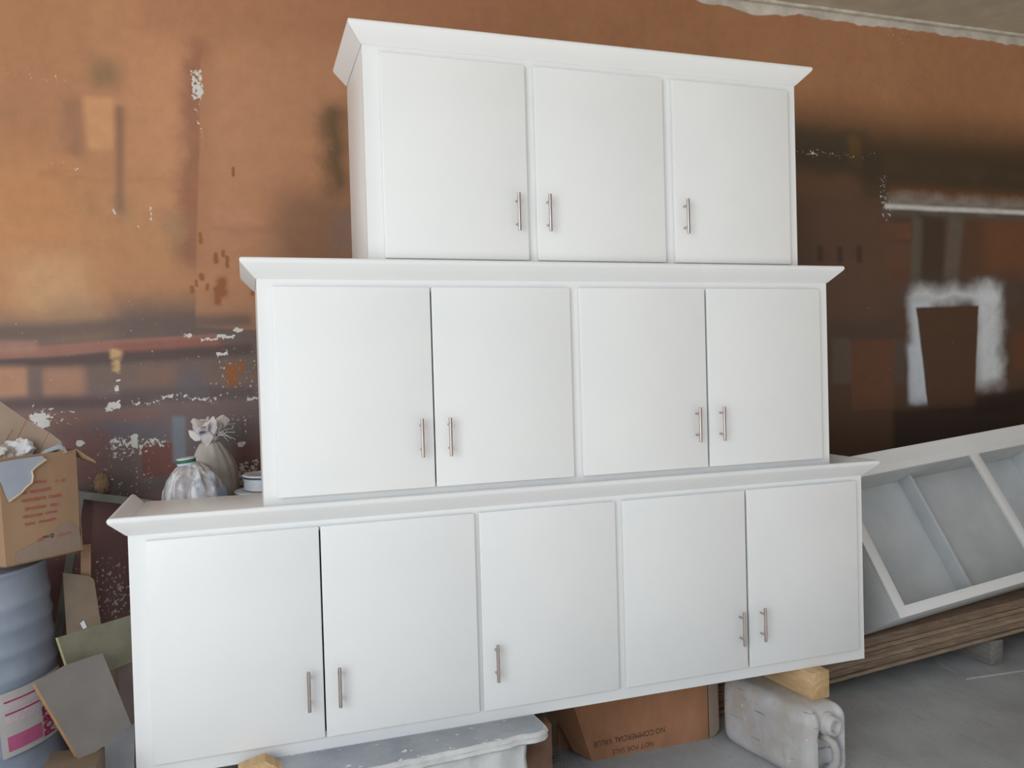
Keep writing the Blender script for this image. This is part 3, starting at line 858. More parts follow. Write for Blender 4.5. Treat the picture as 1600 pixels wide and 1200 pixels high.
# ------------------------------------------------------------------ cardboard box under the cabinet
def floor_box():
    y = 0.372
    def P(u, v): return at(u, v, y=y)
    root = thing('cardboard_box', (2.0, 0.43, FLOOR), 'brown cardboard box with upside-down lettering, on the floor under the widest cabinet', 'box')
    zt = 0.150
    bl = P(925, 1190); br = P(1107, 1156)
    bl.z = br.z = FLOOR
    tl = P(898, 1110); d = (tl - bl); tl = bl + d * ((zt - bl.z) / d.z); tl.z = zt
    tr = Vector((P(1105, 1075).x, y, zt))
    # ragged bottom edge
    n = 26; pts = [tr, tl]
    for i in range(n + 1):
        q = bl.lerp(br, i / n); q.z += 0.004 * abs(noise.noise(Vector((i * 1.7, 0, 0)))); pts.append(q)
    bm = bmesh.new(); bm_prism(bm, pts, Vector((0, 0.005, 0)))
    obj('front_panel', bm, M['card_brown'], root)
    # left side: torn diagonally
    ls = at(868, 1112, y=0.30); ls.z = zt
    bm = bmesh.new()
    bm_prism(bm, [tl + Vector((0, .004, 0)), bl + Vector((0, .004, 0)), Vector((bl.x - 0.055, 0.45, FLOOR + 0.02)), Vector((bl.x - 0.09, 0.515, -0.08)), Vector((tl.x - 0.100, 0.515, zt))], Vector((0.005, 0.003, 0)))
    obj('side_panel', bm, M['card_brown'], root)
    bm = bmesh.new(); bm_box(bm, tr.x - 0.005, tr.x, y + 0.005, 0.52, FLOOR, zt); obj('side_panel', bm, M['card_brown'], root)
    bm = bmesh.new(); bm_box(bm, bl.x - 0.1, tr.x, 0.515, 0.52, FLOOR, zt); obj('back_panel', bm, M['card_brown'], root)
    bm = bmesh.new(); bm_box(bm, tl.x - 0.1, tr.x, y + 0.005, 0.52, zt - 0.004, zt); obj('lid_flap', bm, M['card_brown'], root)
    # folded outer flap standing proud at the right corner
    a = Vector((tr.x + 0.006, y + 0.004, zt)); b = Vector((br.x + 0.008, y + 0.004, FLOOR + 0.002))
    bm = bmesh.new()
    bm_prism(bm, [a, b, b + Vector((0.028, 0, 0.004)), b + Vector((0.052, 0, 0.03)), a + Vector((0.050, 0, 0))], Vector((0, 0.012, 0)))
    obj('corner_flap', bm, M['card_light'], root)
    # lettering, upside down
    ex = (br - bl).normalized()
    for body, uv, size, mat in (('NO COMMERCIAL VALUE', (984, 1151), 0.036, M['black_print']), ('NOT FOR SALE', (989, 1168), 0.033, M['faint_print'])):
        tm = text_mesh(body, size)
        c = P(*uv)
        wv = max(v.co.x for v in tm.verts) - min(v.co.x for v in tm.verts)
        target = 0.345 if body.startswith('NO C') else 0.20
        sx = target / wv
        sl = 0.03
        for v in tm.verts:
            x, yy = -v.co.x * sx, -v.co.y
            v.co = Vector((c.x + x, y - 0.0012, c.z + yy - 0.0 * x + sl * x))
        o = obj('lettering', tm, mat, root)


floor_box()


# ------------------------------------------------------------------ crusted planks under the left end
def ragged_plank(name, label, x0, x1, y0, y1, z0, z1, mats, rag=0.012, round_r=0.05, seed=0, rot=0.0):
    """plank with a rounded right end and a broken front edge; outline extruded, edges bevelled"""
    pts = []
    n = 46
    for i in range(n + 1):
        x = x0 + (x1 - round_r - x0) * i / n
        pts.append((x, y0 + rag * noise.noise(Vector((x * 14, seed, 0))) + rag * 0.4 * noise.noise(Vector((x * 50, seed, 3)))))
    for k in range(1, 9):
        t = math.pi / 2 * k / 8
        pts.append((x1 - round_r + round_r * math.sin(t), y0 + round_r - round_r * math.cos(t)))
    pts += [(x1, y1), (x0, y1)]
    bm = bmesh.new()
    lv = [(z0, 0.008), (z0 + 0.006, 0.0), (z0 + (z1 - z0) * 0.45, 0.004), (z1 - 0.012, 0.0), (z1 - 0.004, 0.004), (z1, 0.012)]
    rings = []
    for z, ins in lv:
        rings.append([bm.verts.new((p[0] - (ins if p[0] > x1 - 0.02 else 0), p[1] + ins + 0.004 * noise.noise(Vector((p[0] * 55, z * 90, seed))), z)) for p in pts])
    m_ = len(pts)
    for r0, r1 in zip(rings, rings[1:]):
        for i in range(m_):
            f = bm.faces.new((r0[i], r0[(i + 1) % m_], r1[(i + 1) % m_], r1[i])); f.material_index = 1
    bm.faces.new(rings[0][::-1]); bm.faces.new(rings[-1])
    bmesh.ops.rotate(bm, verts=bm.verts, cent=(x1, y0, 0), matrix=Matrix.Rotation(rot, 3, 'Z'))
    o = obj(name, bm, mats, None, 50, origin=((x0 + x1) / 2, (y0 + y1) / 2, z0))
    return tag(o, label, 'plank')


ragged_plank('crusted_plank', 'grey plaster-crusted plank with rounded end directly under the widest cabinet', 0.50, 1.445, -0.15, 0.42, 0.130, 0.1665, [M['plaster'], M['plaster_white']], 0.010, 0.05, 1, 0.075)
ragged_plank('crusted_plank', 'cracked white plank lying beneath the plaster-crusted plank', 0.52, 1.362, -0.125, 0.36, 0.020, 0.1265, [M['plaster'], M['plaster_white']], 0.014, 0.02, 5, 0.075)
tag(box_obj('support_brick', (1.372, 1.492, -0.02, 0.30, FLOOR, 0.1305), M['brick'], None, 0.008, origin=(1.43, 0.14, FLOOR)), 'dark brown brick holding up the end of the plaster-crusted plank', 'brick')
tag(box_obj('support_block', (0.56, 0.73, -0.10, 0.20, FLOOR, 0.0205), M['brick'], None, 0.008, origin=(0.64, 0.05, FLOOR)), 'brown block under the cracked white plank, away from the box', 'brick')
tag(box_obj('support_block', (1.05, 1.22, -0.05, 0.24, FLOOR, 0.0205), M['brick'], None, 0.008, origin=(1.13, 0.1, FLOOR)), 'brown block under the cracked white plank, near the cardboard box', 'brick')
# small tan wedge at the lower end
bm = bmesh.new()
bm_prism(bm, [at(u, v, y=-0.10) for u, v in ((372, 1206), (414, 1189), (446, 1206), (438, 1300), (385, 1300))], Vector((0, 0.06, 0)))
o = obj('wood_wedge', bm, M['wood_block'], None, None)
tag(o, 'pale wooden wedge beside the crusted planks under the widest cabinet', 'wood block')

# dry straw behind the brick
bm = bmesh.new()
for i in range(60):
    c = Vector((1.60 + random.gauss(0, 0.035), 0.42 + random.gauss(0, 0.05), FLOOR + 0.003))
    d = Vector((random.gauss(0, 1), random.gauss(0, 0.6), abs(random.gauss(0, 0.9)))).normalized() * random.uniform(0.04, 0.13)
    mid = c + d * 0.5 + Vector((random.gauss(0, .01), 0, random.uniform(0, .015)))
    bm_tube(bm, [c, mid, c + d], [0.0016, 0.0014, 0.0008], 4)
o = obj('dry_straw', bm, M['straw'], None, None)
tag(o, 'wisps of dry straw on the floor between brick and cardboard box', 'straw'); o['kind'] = 'stuff'


# ------------------------------------------------------------------ things on the left: drum
DC = Vector((-0.535, 0.665, FLOOR)); DR = 0.295; DTOP = 0.765
DTILT = Matrix.Translation(DC) @ Matrix.Rotation(math.radians(-3.6), 4, 'Y') @ Matrix.Translation(-DC)


def drum():
    root = thing('ribbed_drum', DC, 'grey blue ribbed drum standing beside the cabinets, carrying a torn box', 'drum')
    H = DTOP - FLOOR
    prof = [(DR - 0.012, 0.0), (DR, 0.006), (DR, 0.02)]
    ribs = [at(100, v_, y=0.62).z - FLOOR for v_ in (1180, 1135, 1034, 998, 962, 930)]
    zz = 0.03
    while zz < H - 0.03:
        b = sum(math.exp(-((zz - r) / 0.020) ** 2) for r in ribs)
        prof.append((DR + 0.0065 * b, zz)); zz += 0.008
    prof += [(DR, H - 0.02), (DR + 0.007, H - 0.014), (DR + 0.008, H - 0.004), (DR + 0.002, H), (DR - 0.012, H - 0.002), (DR - 0.016, H - 0.014), (0.02, H - 0.014)]
    bm = bmesh.new(); bm_lathe(bm, prof, DC, 72); bmesh.ops.transform(bm, matrix=DTILT, verts=bm.verts)
    obj('shell', bm, M['drum'], root, 60)


drum()


def drum_pt(u, v, r):
    """pixel -> point on a cylinder of radius r about the drum axis, near side"""
    inv = DTILT.inverted(); c = inv @ Vector(CAM); d = inv.to_3x3() @ Vector(ray(u, v))
    dx, dy = d.x, d.y; ox, oy = c.x - DC.x, c.y - DC.y
    A = dx * dx + dy * dy; B = 2 * (ox * dx + oy * dy); Cc = ox * ox + oy * oy - r * r
    disc = B * B - 4 * A * Cc
    t = (-B - math.sqrt(max(0, disc))) / (2 * A)
    return c + d * t


def cement_bag():
    r = DR + 0.016
    def polar(p): return math.atan2(p.y - DC.y, p.x - DC.x), p.z
    bl = polar(drum_pt(10, 1186, r)); tl = polar(drum_pt(0, 1088, r))
    zb = drum_pt(10, 1186, r).z; zt = drum_pt(10, 1083, r).z
    t0 = polar(drum_pt(3, 1140, r))[0] - 0.02
    root = thing('cement_bag_paper', (DC.x + r * math.cos(t0 + 0.4), DC.y + r * math.sin(t0 + 0.4), zb), 'white and pink printed cement bag paper wrapped on the drum', 'paper bag')
    t1 = t0 + 0.95
    def cyl(t, z, dr=0.0): return DTILT @ Vector((DC.x + (r + dr) * math.cos(t), DC.y + (r + dr) * math.sin(t), z))
    def patch(name, ta, tb, za, zb_, dr, mat, n=14, skew=0.0):
        bm = bmesh.new(); lo = []; hi = []; lo2 = []; hi2 = []
        for i in range(n + 1):
            t = ta + (tb - ta) * i / n
            lo.append(bm.verts.new(cyl(t, za, dr))); hi.append(bm.verts.new(cyl(t, zb_, dr)))
            lo2.append(bm.verts.new(cyl(t, za, dr - 0.0012))); hi2.append(bm.verts.new(cyl(t, zb_, dr - 0.0012)))
        for i in range(n):
            bm.faces.new((lo[i], lo[i + 1], hi[i + 1], hi[i])); bm.faces.new((lo2[i + 1], lo2[i], hi2[i], hi2[i + 1]))
            bm.faces.new((lo[i + 1], lo[i], lo2[i], lo2[i + 1])); bm.faces.new((hi[i], hi[i + 1], hi2[i + 1], hi2[i]))
        bm.faces.new((lo[0], hi[0], hi2[0], lo2[0])); bm.faces.new((hi[n], lo[n], lo2[n], hi2[n]))
        return obj(name, bm, mat, root, 30)
    patch('sheet', t0, t1, zb, zt, 0.0, M['bag_paper'], 24)
    W = 0.205 / r
    hs = (zt - zb) / 0.24
    a = t0 + 0.065
    patch('pink_square', a, a + W * 0.62, zb + 0.020 * hs, zb + 0.075 * hs, 0.0015, M['pink_print'])
    patch('fine_print', a, a + W * 0.62, zb + 0.120 * hs, zb + 0.152 * hs, 0.0015, M['pale_pink'])
    patch('red_rule', a, a + W * 0.62, zb + 0.157 * hs, zb + 0.162 * hs, 0.0015, M['magenta'])
    patch('fine_print', a, a + W * 0.62, zb + 0.176 * hs, zb + 0.198 * hs, 0.0015, M['pale_pink'])
    patch('red_rule', a, a + W * 0.62, zb + 0.203 * hs, zb + 0.208 * hs, 0.0015, M['magenta'])
    for body, size, off, zc, mat in (('PORTLAND', 0.070, W * 0.80, zb + 0.150 * hs, M['magenta']), ('CEMENT', 0.032, W * 1.06, zb + 0.10 * hs, M['magenta'])):
        tm = text_mesh(body, size, 0.045 if size > 0.05 else 0.02)
        bmesh.ops.subdivide_edges(tm, edges=tm.edges, cuts=1)
        mn = min(v.co.x for v in tm.verts); ln = max(v.co.x for v in tm.verts) - mn
        kx = (zt - zb) * 0.92 / ln if size > 0.05 else 1.0
        zc = zb + 0.012
        for v in tm.verts:
            x, y = (v.co.x - mn) * kx / 0.95, v.co.y
            v.co = cyl(a + off - y / r, zc + x * 0.95, 0.0016)      # runs upward
        obj('lettering', tm, mat, root)


cement_bag()


# ------------------------------------------------------------------ torn box on the drum
def torn_box():
    L0 = at(10, 893, y=0.40); R0 = at(131, 855, y=0.60)
    L0.z = R0.z = (L0.z + R0.z) / 2
    ex = (R0 - L0).normalized()
    U = (at(117, 703, y=0.61) - R0); hgt = U.length; U.normalize()
    U = (U - ex * U.dot(ex) * 0.6).normalized()
    n = ex.cross(U).normalized(); bk = -n
    zb = L0.z; zt = zb + hgt
    Wd = (R0 - L0).length; Dp = 0.28; T = 0.004
    root = thing('torn_cardboard_box', (L0 + R0) / 2 + bk * Dp / 2, 'torn open brown cardboard box with faded red print, standing on the drum', 'box')
    lean = Vector((0, 0, 0))
    TL = L0 + U * hgt; TR = R0 + U * hgt
    bm = bmesh.new(); bm_prism(bm, [L0, R0, R0 + U * .07 + ex * -0.010, TR, TL], bk * T); obj('front_panel', bm, M['card'], root)
    bm = bmesh.new(); bm_prism(bm, [R0 + bk * T, R0 + bk * Dp, TR + bk * Dp, TR + bk * T], -ex * T); obj('side_panel', bm, M['card'], root)
    bm = bmesh.new(); bm_prism(bm, [L0 + bk * T, L0 + bk * Dp, TL + bk * Dp, TL + bk * T], ex * T); obj('side_panel', bm, M['card'], root)
    bm = bmesh.new(); bm_prism(bm, [L0 + bk * Dp, R0 + bk * Dp, TR + bk * Dp, TL + bk * Dp], -bk * T); obj('back_panel', bm, M['card'], root)
    bm = bmesh.new(); bm_prism(bm, [L0, R0, R0 + bk * Dp, L0 + bk * Dp], U * T); obj('bottom_panel', bm, M['card'], root)
    # packing tape band across the bottom of the front
    bm = bmesh.new(); q = n * 0.0012
    f = lambda s, z: L0 + ex * (Wd * s) + U * z + q
    bm_prism(bm, [f(.12, .045), f(.55, .085), f(.74, .118), f(.86, .118), f(.95, .085), f(.97, .012), f(.5, .010), f(.1, .006)], n * 0.0006); obj('tape_patch', bm, M['card_light'], root)
    # back flap standing up, leaning away (traced on its own plane)
    p0 = L0 + bk * (Dp - 0.03) + U * hgt; nn = Vector((-0.05, -0.93, 0.36)).normalized()
    fp = [on_plane(u, v, p0, nn) for u, v in ((-30, 608), (0, 627), (40, 655), (78, 676), (96, 690), (106, 707), (60, 722), (-30, 730))]
    bm = bmesh.new(); bm_prism(bm, fp, nn * -0.005); obj('back_flap', bm, M['card_light'], root)
    bm = bmesh.new()
    for a, b in (((41, 656), (24, 690)), ((76, 675), (58, 712)), ((20, 670), (5, 695))):
        A = on_plane(*a, p0, nn) + nn * 0.001; B = on_plane(*b, p0, nn) + nn * 0.001
        bm_tube(bm, [A, B], 0.0018, 5)
    obj('crease', bm, M['card'], root)
    # right flap, folded outward and down
    TRb = TR + bk * Dp
    A = TR; Bq = TR + bk * 0.10
    o1 = at(148, 718, y=Bq.y)
    bm = bmesh.new(); bm_prism(bm, [A, Bq, o1 + bk * 0.015, o1 - Vector((0, 0, .018)), A + (o1 - Bq) * 0.55 - Vector((0, 0, .03))], Vector((0, 0, 0.004)))
    obj('side_flap', bm, M['card'], root)
    # torn blue-grey liner hanging over the front
    pf = L0 + n * 0.006
    poly = [(-25, 722), (0, 722), (35, 716), (66, 712), (72, 718), (64, 724), (56, 730), (50, 736), (51, 745), (50, 754), (40, 762), (34, 770), (24, 777), (14, 784), (10, 776), (3, 757), (-6, 740), (-25, 735)]
    pv = []
    for u, v in poly: pv.append(on_plane(u, v, pf, n))
    bm = bmesh.new(); bm_prism(bm, pv, n * -0.002)
    obj('torn_liner', bm, M['blue_paper'], root)
    edge = [(72, 718), (64, 724), (56, 730), (50, 736), (51, 745), (50, 754), (40, 762), (34, 770), (24, 777), (14, 784)]
    bm = bmesh.new(); bm_tube(bm, [on_plane(u + random.uniform(-.6, .6), v, pf, n) + n * 0.001 for u, v in edge], [0.0028 + 0.0015 * random.random() for _ in edge], 6)
    obj('torn_fringe', bm, M['torn_edge'], root)
    # rolled liner scrap at the rim
    pts = [(64, 712), (72, 706), (84, 701), (93, 697), (98, 703), (103, 705)]
    bm = bmesh.new(); bm_tube(bm, [on_plane(u, v, pf + bk * 0.02, n) for u, v in pts], [0.006, 0.010, 0.011, 0.013, 0.010, 0.006], 10)
    for v in bm.verts: v.co += Vector((0, 0, 0.004 * noise.noise(v.co * 60)))
    obj('rolled_scrap', bm, M['blue_paper'], root, 60)
    # faded red printing: rows of marks too worn to read, and a small round emblem
    bm = bmesh.new()
    rows = [(0.155, .985, .28, .56, 0.012), (0.30, .985, .66, .78, 0.012), (0, .895, .24, .60, 0.014), (0, .80, .24, .72, 0.014), (0, .705, .24, .70, 0.013), (0, .62, .24, .72, 0.012), (0, .535, .26, .68, 0.011)]
    H0 = 0.09
    zrow = [hgt * k for k in (.735, .72, .655, .58, .50, .43, .36)]
    for (dummy, zz, s0, s1, h), z in zip(rows, zrow):
        s = s0
        while s < s1:
            w_ = random.uniform(0.022, 0.055)
            if random.random() < 0.86:
                for k in range(3):
                    ss = s + w_ * k / 3; hh = h * random.uniform(0.55, 1.0)
                    a0 = L0 + ex * (Wd * ss) + n * 0.0010 + U * (z + random.uniform(-.0015, .0015) - hh / 2)
                    bm_prism(bm, [a0, a0 + ex * Wd * w_ * 0.27, a0 + ex * Wd * w_ * 0.27 + U * hh, a0 + U * hh], n * 0.0005)
            s += w_
    obj('faded_print', bm, M['red_print'], root)['kind'] = 'stuff'
    bm = bmesh.new()
    for s0, w_, h in ((.40, .02, .010), (.43, .02, .012), (.46, .015, .010), (.66, .02, .009), (.70, .03, .012), (.75, .02, .010), (.79, .02, .012), (.83, .015, .01)):
        a0 = L0 + ex * (Wd * s0) + n * 0.0024 + U * (0.068 + 0.012 * (s0 - .4))
        bm_prism(bm, [a0, a0 + ex * Wd * w_, a0 + ex * Wd * w_ + U * h, a0 + U * h], n * 0.0005)
    obj('faded_print', bm, M['red_print'], root)['kind'] = 'stuff'
    bm = bmesh.new()
    ec = L0 + ex * (Wd * 0.585) + n * 0.0030 + U * 0.080
    for k in range(16):
        t0, t1 = 2 * math.pi * k / 16, 2 * math.pi * (k + 1) / 16
        g = lambda r, t: ec + ex * r * math.cos(t) + Vector((0, 0, r * 1.2 * math.sin(t)))
        bm.faces.new([bm.verts.new(g(r, t)) for r, t in ((.0035, t0), (.0068, t0), (.0068, t1), (.0035, t1))])
    for s0 in (-.014, -.022, -.030):
        a0 = ec + ex * (s0 - .004) - Vector((0, 0, .004)); bm.faces.new([bm.verts.new(a0 + ex * i + Vector((0, 0, j))) for i, j in ((0, 0), (.005, 0), (.005, .008), (0, .008))])
    obj('round_emblem', bm, M['dark_print'], root)
    # crumpled paper inside, each piece a thing of its own
    for u, v, r, lb in ((28, 705, 0.042, 'crumpled white paper in the mouth of the torn box'), (-4, 712, 0.040, 'grey crumpled plastic in the torn box beside the white paper')):
        c = on_plane(u, v, L0 + bk * 0.09, n)
        bm = bmesh.new(); bmesh.ops.create_icosphere(bm, subdivisions=4, radius=1)
        for w in bm.verts:
            d = w.co.normalized()
            k = 1 + 0.35 * noise.noise(d * 2.2 + Vector((u, 0, 0))) + 0.22 * abs(noise.noise(d * 5 + Vector((0, u, 0)))) 
            w.co = c + Vector((d.x * r * 1.25, d.y * r, d.z * r * 1.0)) * k
        # it stands on the packed filling just below the rim
        o = obj('crumpled_paper', bm, M['paper'] if u > 0 else M['cloth'], None, 25, origin=c)
        tag(o, lb, 'paper')
    # packing paper that fills the box up to the mouth
    bm = bmesh.new()
    hh = hgt - 0.045
    base = [L0 + ex * 0.012 + bk * 0.010, R0 - ex * 0.022 + bk * 0.010, R0 - ex * 0.022 + bk * (Dp - .012), L0 + ex * 0.012 + bk * (Dp - .012)]
    bm_prism(bm, [p + U * .006 for p in base], U * (hh - .006))
    bmesh.ops.subdivide_edges(bm, edges=bm.edges, cuts=6, use_grid_fill=True)
    for v in bm.verts:
        if (v.co - L0).dot(U) > hh - .01: v.co += U * (0.012 * noise.noise(v.co * 25))
    tag(obj('packing_paper', bm, M['paper'], None, 30, origin=(base[0] + base[2]) / 2), 'wad of packing paper filling the torn box on the drum', 'paper')


torn_box()


# ------------------------------------------------------------------ offcuts between drum and cabinet
def offcut(name, label, pix, p0, nrm, thick, mats, edge_idx=()):
    nn = Vector(nrm).normalized()
    pts = [on_plane(u, v, p0, nn) for u, v in pix]
    bm = bmesh.new(); bm_prism(bm, pts, nn * -thick)
    bm.faces.ensure_lookup_table()
    for i, f in enumerate(bm.faces):
        f.material_index = 1 if i >= 2 else 0
    c = sum(pts, Vector()) / len(pts)
    lowest = min(pts, key=lambda q: q.z)
    o = obj(name, bm, mats, None, None, origin=(c.x, c.y, lowest.z))
    return tag(o, label, 'board')


# behind: tall boards standing on the floor
offcut('plywood_offcut', 'pinkish board standing upright on the floor beside the widest cabinet', [(183, 1020), (214, 1014), (222, 1320), (200, 1330)], (0.05, 0.20, 0.4), (0.12, -0.97, 0.2), 0.014, [M['pink_board'], M['mdf_edge']])
offcut('plywood_offcut', 'narrow brownish board standing behind the grey panel', [(160, 1040), (186, 1030), (216, 1330), (150, 1345)], (0.0, 0.24, 0.4), (0.05, -0.97, 0.2), 0.012, [M['tan_board'], M['mdf_edge']])
offcut('tan_card', 'tan hardboard sheet standing between drum and olive board', [(98, 895), (140, 900), (147, 906), (157, 970), (200, 1240), (118, 1260), (104, 990)], (-0.16, 0.66, 0.7), (0.05, -0.98, 0.16), 0.006, [M['tan_board'], M['mdf_edge']])
offcut('wooden_stick', 'flat wooden stick standing behind the tan hardboard', [(126, 852), (142, 850), (142, 905), (190, 1200), (160, 1205), (126, 905)], (-0.14, 0.72, 0.8), (0.05, -0.98, 0.14), 0.014, [M['card'], M['mdf_edge']])
offcut('olive_board', 'stained olive green board wedged slantwise beside the widest cabinet', [(90, 996), (214, 958), (214, 1031), (115, 1072)], (-0.05, 0.14, 0.55), (0.50, -0.82, 0.30), 0.020, [M['olive'], M['olive_edge']])
offcut('grey_panel', 'grey brown panel with raw tan edge leaning in front of the drum', [(54, 1068), (100, 1040), (160, 1020), (206, 1134), (127, 1192)], (-0.06, 0.0, 0.42), (0.50, -0.74, 0.45), 0.020, [M['mdf'], M['mdf_edge']])
offcut('white_scrap', 'tiny white scrap stuck on the tan hardboard sheet above the olive board', [(125, 974), (131, 969), (136, 980), (130, 983)], Vector((-0.16, 0.66, 0.7)) + Vector((0.05, -0.98, 0.16)).normalized() * 0.004, (0.05, -0.98, 0.16), 0.007, [M['paper'], M['paper']])
# raw edge strip of the grey panel, seen on its left side, is the panel's own thickness
# short block the panel stands on, and a white sheet
c = at(125, 1192, y=-0.115)
tag(box_obj('wood_offcut', (c.x - 0.10, c.x + 0.05, -0.16, 0.0, FLOOR, c.z - 0.001), M['tan_board'], None, 0.003, origin=(c.x, -0.05, FLOOR)), 'brownish wood block standing under the grey brown panel', 'wood block')
bm = bmesh.new()
g = []
for j in range(9):
    row = []
    for i in range(9):
        s, t = i / 8, j / 8
        u = 152 + 58 * s; v = 1170 + 140 * t - 40 * s * (1 - t)
        p = on_plane(u, v, (0.02, 0.10, 0.25), Vector((0, -0.8, 0.6)).normalized())
        p.y += 0.006 * noise.noise(Vector((s * 3, t * 3, 5)))
        row.append(bm.verts.new(p))
    g.append(row)
for j in range(8):
    for i in range(8):
        bm.faces.new((g[j][i], g[j][i + 1], g[j + 1][i + 1], g[j + 1][i]))
bmesh.ops.solidify(bm, geom=list(bm.faces), thickness=0.004)
o = obj('white_sheet', bm, M['paper'], None, 40)
tag(o, 'white plastic sheet lying below the grey brown panel', 'sheet')

# grey steel frame leaning on the wall behind
def metal_rack():
    a = at(120, 773, y=1.09); b = at(256, 790, y=1.055)
    l1 = at(103, 900, y=1.055)
    root = thing('metal_rack', (a.x, 1.05, FLOOR), 'pale grey bar frame leaning against the stained wall behind the bags', 'frame')
    bm = bmesh.new(); bm_prism(bm, [a + Vector((0, 0, 0.016)), a - Vector((0, 0, 0.016)), b - Vector((0, 0, 0.016)), b + Vector((0, 0, 0.016))], Vector((0, 0.02, 0)))
    obj('rail', bm, M['frame_steel'], root)
    d = (l1 - a); e = a + d * 4.2
    e.z = max(e.z, FLOOR)
    bm = bmesh.new(); bm_prism(bm, [a + Vector((-0.002, 0.001, 0)), a + Vector((0.030, 0.001, 0)), e + Vector((0.034, 0, 0)), e], Vector((0, 0.02, 0)))
    obj('stile', bm, M['frame_steel'], root)


metal_rack()

# mud nest stuck on the wall
c = at(159, 756, y=WALL - 0.006)
bm = bmesh.new(); bmesh.ops.create_icosphere(bm, subdivisions=4, radius=1)
for v in bm.verts:
    d = v.co.normalized(); k = 1 + 0.22 * noise.noise(d * 3) + 0.12 * noise.noise(d * 8)
    v.co = c + Vector((d.x * 0.030, d.y * 0.018, d.z * 0.046)) * k
tag(obj('mud_nest', bm, M['mud'], None, 60, origin=c), 'small tan mud nest stuck on the stained wall', 'mud nest')

# ------------------------------------------------------------------ bench hidden behind the cabinets, and what stands on it
BZ = 0.925
bench = thing('workbench', (0.75, 0.72, FLOOR), 'plain workbench behind the cabinets carrying bags and tins', 'bench')
box_obj('top', (0.10, 1.45, 0.525, 1.02, BZ - 0.04, BZ), M['board_old'], bench, 0.003)
for x in (0.16, 1.39):
    for y in (0.56, 0.98):
        box_obj('leg', (x - 0.03, x + 0.03, y - 0.03, y + 0.03, FLOOR, BZ - 0.04), M['board_old'], bench, 0.003)


def jug():
    c = Vector((0.240, 0.635, BZ))
    root = thing('plastic_bag', c, 'paint-smeared plastic bag with a green banded white neck, beside the tied sack', 'bag')
    prof = [(0.02, 0.0), (0.105, 0.0), (0.115, 0.02), (0.116, 0.05), (0.111, 0.085), (0.099, 0.118), (0.081, 0.148), (0.060, 0.170), (0.038, 0.184), (0.030, 0.19)]
    def fn(r, z, t):
        k = 0.006 * math.sin(t * 9 + 2 * math.sin(z * 20)) + 0.005 * math.sin(t * 17 + z * 30)
        return r + (k if r > 0.033 else 0) * min(1, r / 0.08), z, 0, 0
    bm = bmesh.new(); bm_lathe(bm, prof, c, 72, fn); obj('body', bm, M['jug'], root, 60)
    n0 = c + Vector((-0.004, -0.005, 0))
    tilt = Matrix.Translation(n0) @ Matrix.Rotation(math.radians(-6), 4, 'Y')
    for nm, pr, mt in (('neck', [(0.034, 0.182), (0.036, 0.186), (0.036, 0.191), (0.0345, 0.193)], 'can_white'), ('band', [(0.0345, 0.1915), (0.0362, 0.193), (0.0362, 0.204), (0.0345, 0.206)], 'green'), ('lid', [(0.0345, 0.2045), (0.0362, 0.206), (0.0355, 0.211), (0.030, 0.212)], 'can_white')):
        bm = bmesh.new(); bm_lathe(bm, pr, (0, 0, 0), 32); bmesh.ops.transform(bm, matrix=tilt, verts=bm.verts); obj(nm, bm, M[mt], root, 50)


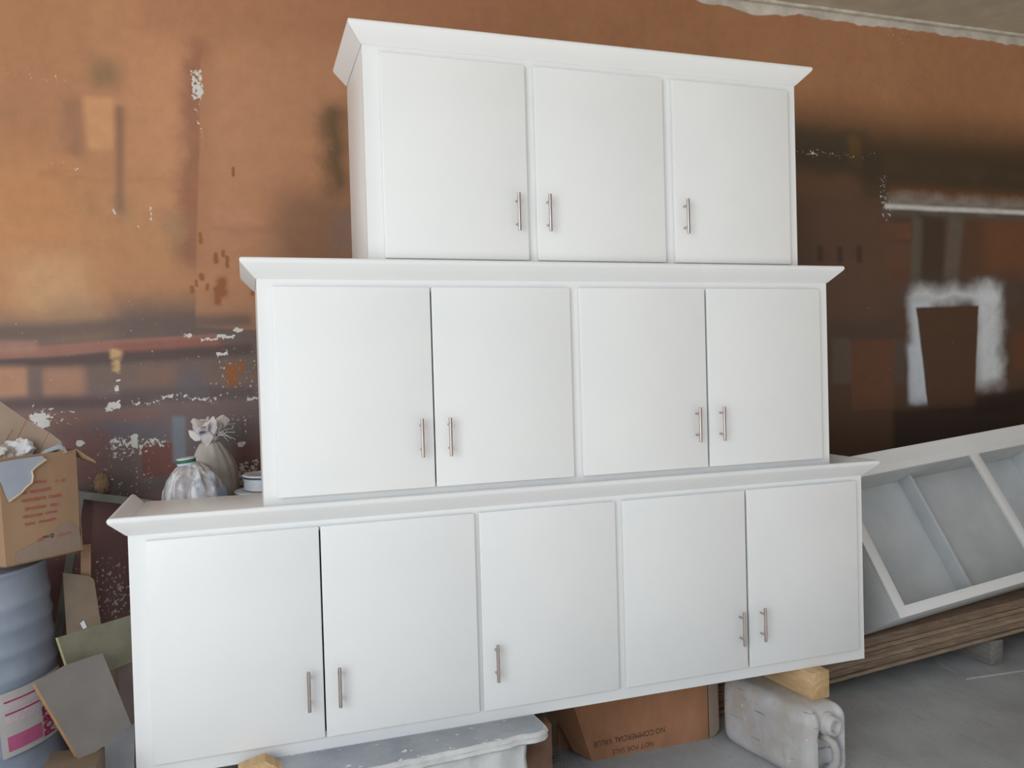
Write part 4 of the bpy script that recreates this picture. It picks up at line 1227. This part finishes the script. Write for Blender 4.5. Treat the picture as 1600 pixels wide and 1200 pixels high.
def sack():
    c = Vector((0.310, 0.875, BZ))
    root = thing('tied_sack', c, 'grubby white cloth sack tied at the neck, standing behind the green banded bag', 'sack')
    prof = [(0.02, 0), (0.090, 0.0), (0.100, 0.03), (0.100, 0.08), (0.094, 0.13), (0.082, 0.175), (0.064, 0.212), (0.046, 0.240), (0.032, 0.252)]
    def fn(r, z, t):
        k = 0.0028 * math.sin(t * 5 + z * 9) + 0.0016 * math.sin(t * 13 + 1)
        return r + k * min(1, z / 0.15 + 0.3), z, -0.10 * z * z / 0.25 * 0.5, 0
    bm = bmesh.new(); bm_lathe(bm, prof, c, 64, fn); obj('body', bm, M['cloth'], root, 60)
    top = c + Vector((-0.016, -0.004, 0.245))
    # knotted neck flare
    prof = [(0.030, 0.0), (0.034, 0.018), (0.030, 0.034), (0.044, 0.052), (0.060, 0.066), (0.066, 0.082), (0.056, 0.094), (0.030, 0.080), (0.012, 0.070)]
    def fn2(r, z, t):
        k = 0.18 * math.sin(t * 5 + z * 20) + 0.12 * math.sin(t * 11 + 1.3)
        zz = z + (0.016 * math.sin(t * 4 + 0.6) + 0.008 * math.sin(t * 9)) * min(1, z / 0.05)
        return r * (1 + k * min(1, z / 0.05)), zz, 0, 0
    bm = bmesh.new(); bm_lathe(bm, prof, top, 80, fn2); obj('gathered_mouth', bm, M['cloth_tie'], root, 60)
    bm = bmesh.new()
    for k in range(2):
        bm_tube(bm, [top + Vector((0.036 * math.cos(t), 0.036 * math.sin(t), 0.02 + 0.008 * k + 0.003 * math.sin(3 * t))) for t in (2 * math.pi * i / 24 for i in range(25))], 0.0055, 8)
    obj('tie', bm, M['cloth_tie'], root, 180)
    # hanging folded corner and ear
    for pts, nm in (([(0.0, -0.045, 0.055), (-0.035, -0.046, 0.035), (-0.006, -0.044, -0.022), (0.022, -0.042, 0.03)], 'folded_corner'),
                    ([(-0.03, -0.03, 0.050), (-0.082, -0.03, 0.062), (-0.076, -0.03, 0.034), (-0.056, -0.034, 0.012), (-0.030, -0.036, 0.016)], 'folded_ear')):
        bm = bmesh.new(); bm_prism(bm, [top + Vector(p) for p in pts], Vector((0, 0.010, 0))); bmesh.ops.bevel(bm, geom=list(bm.edges), offset=0.003, segments=2, affect='EDGES'); obj(nm, bm, M['cloth_tie'], root, 60)
    bm = bmesh.new(); bm_prism(bm, [top + Vector(p) for p in ((-0.036, -0.066, 0.045), (-0.016, -0.068, 0.050), (-0.016, -0.068, 0.056), (-0.036, -0.066, 0.053))], Vector((0, 0.02, 0))); obj('printed_mark', bm, M['blue_mark'], root)
    bm = bmesh.new(); bm_prism(bm, [top + Vector(p) for p in ((-0.030, -0.068, 0.068), (-0.012, -0.068, 0.073), (-0.012, -0.068, 0.077), (-0.030, -0.068, 0.073))], Vector((0, 0.02, 0))); obj('printed_mark', bm, M['rust_mark'], root)
    bm = bmesh.new()
    for i in range(9):
        a = top + Vector((0.035, -0.02, 0.03 + 0.004 * i)); e = a + Vector((random.uniform(.03, .075), random.uniform(-.02, .02), random.uniform(-.05, .03)))
        bm_tube(bm, [a, a.lerp(e, .5) + Vector((0, 0, .008)), e], [0.0016, 0.0013, 0.0008], 4)
    obj('frayed_threads', bm, M['cloth_tie'], root)


jug(); sack()


def tin(c, r, h, label):
    root = thing('paint_tin', c, label, 'tin', 'tins stacked on the bench')
    bm = bmesh.new(); bm_lathe(bm, [(r * .9, 0), (r, 0.003), (r, h - 0.008), (r * 0.98, h)], c, 40, lambda q, z, t: (q + 0.002 * math.sin(5 * t), z, 0, 0)); obj('body', bm, M['can_white'], root, 50)
    bm = bmesh.new(); bm_lathe(bm, [(r, h - 0.010), (r + 0.005, h - 0.008), (r + 0.005, h - 0.004), (r, h - 0.003)], c, 40); obj('rim', bm, M['rim_dark'], root, 50)
    bm = bmesh.new(); bm_lathe(bm, [(r, h - 0.0035), (r + 0.006, h), (r + 0.004, h + 0.006), (r * .8, h + 0.008), (r * .75, h + 0.005)], c, 40); obj('lid', bm, M['can_white'], root, 50)


tin(Vector((0.535, 0.70, BZ)), 0.140, 0.048, 'wide shallow white tin on the bench, underneath the smaller tin')
tin(Vector((0.540, 0.70, BZ + 0.056)), 0.112, 0.058, 'smaller white tin with dark rim on top of the wide shallow tin')
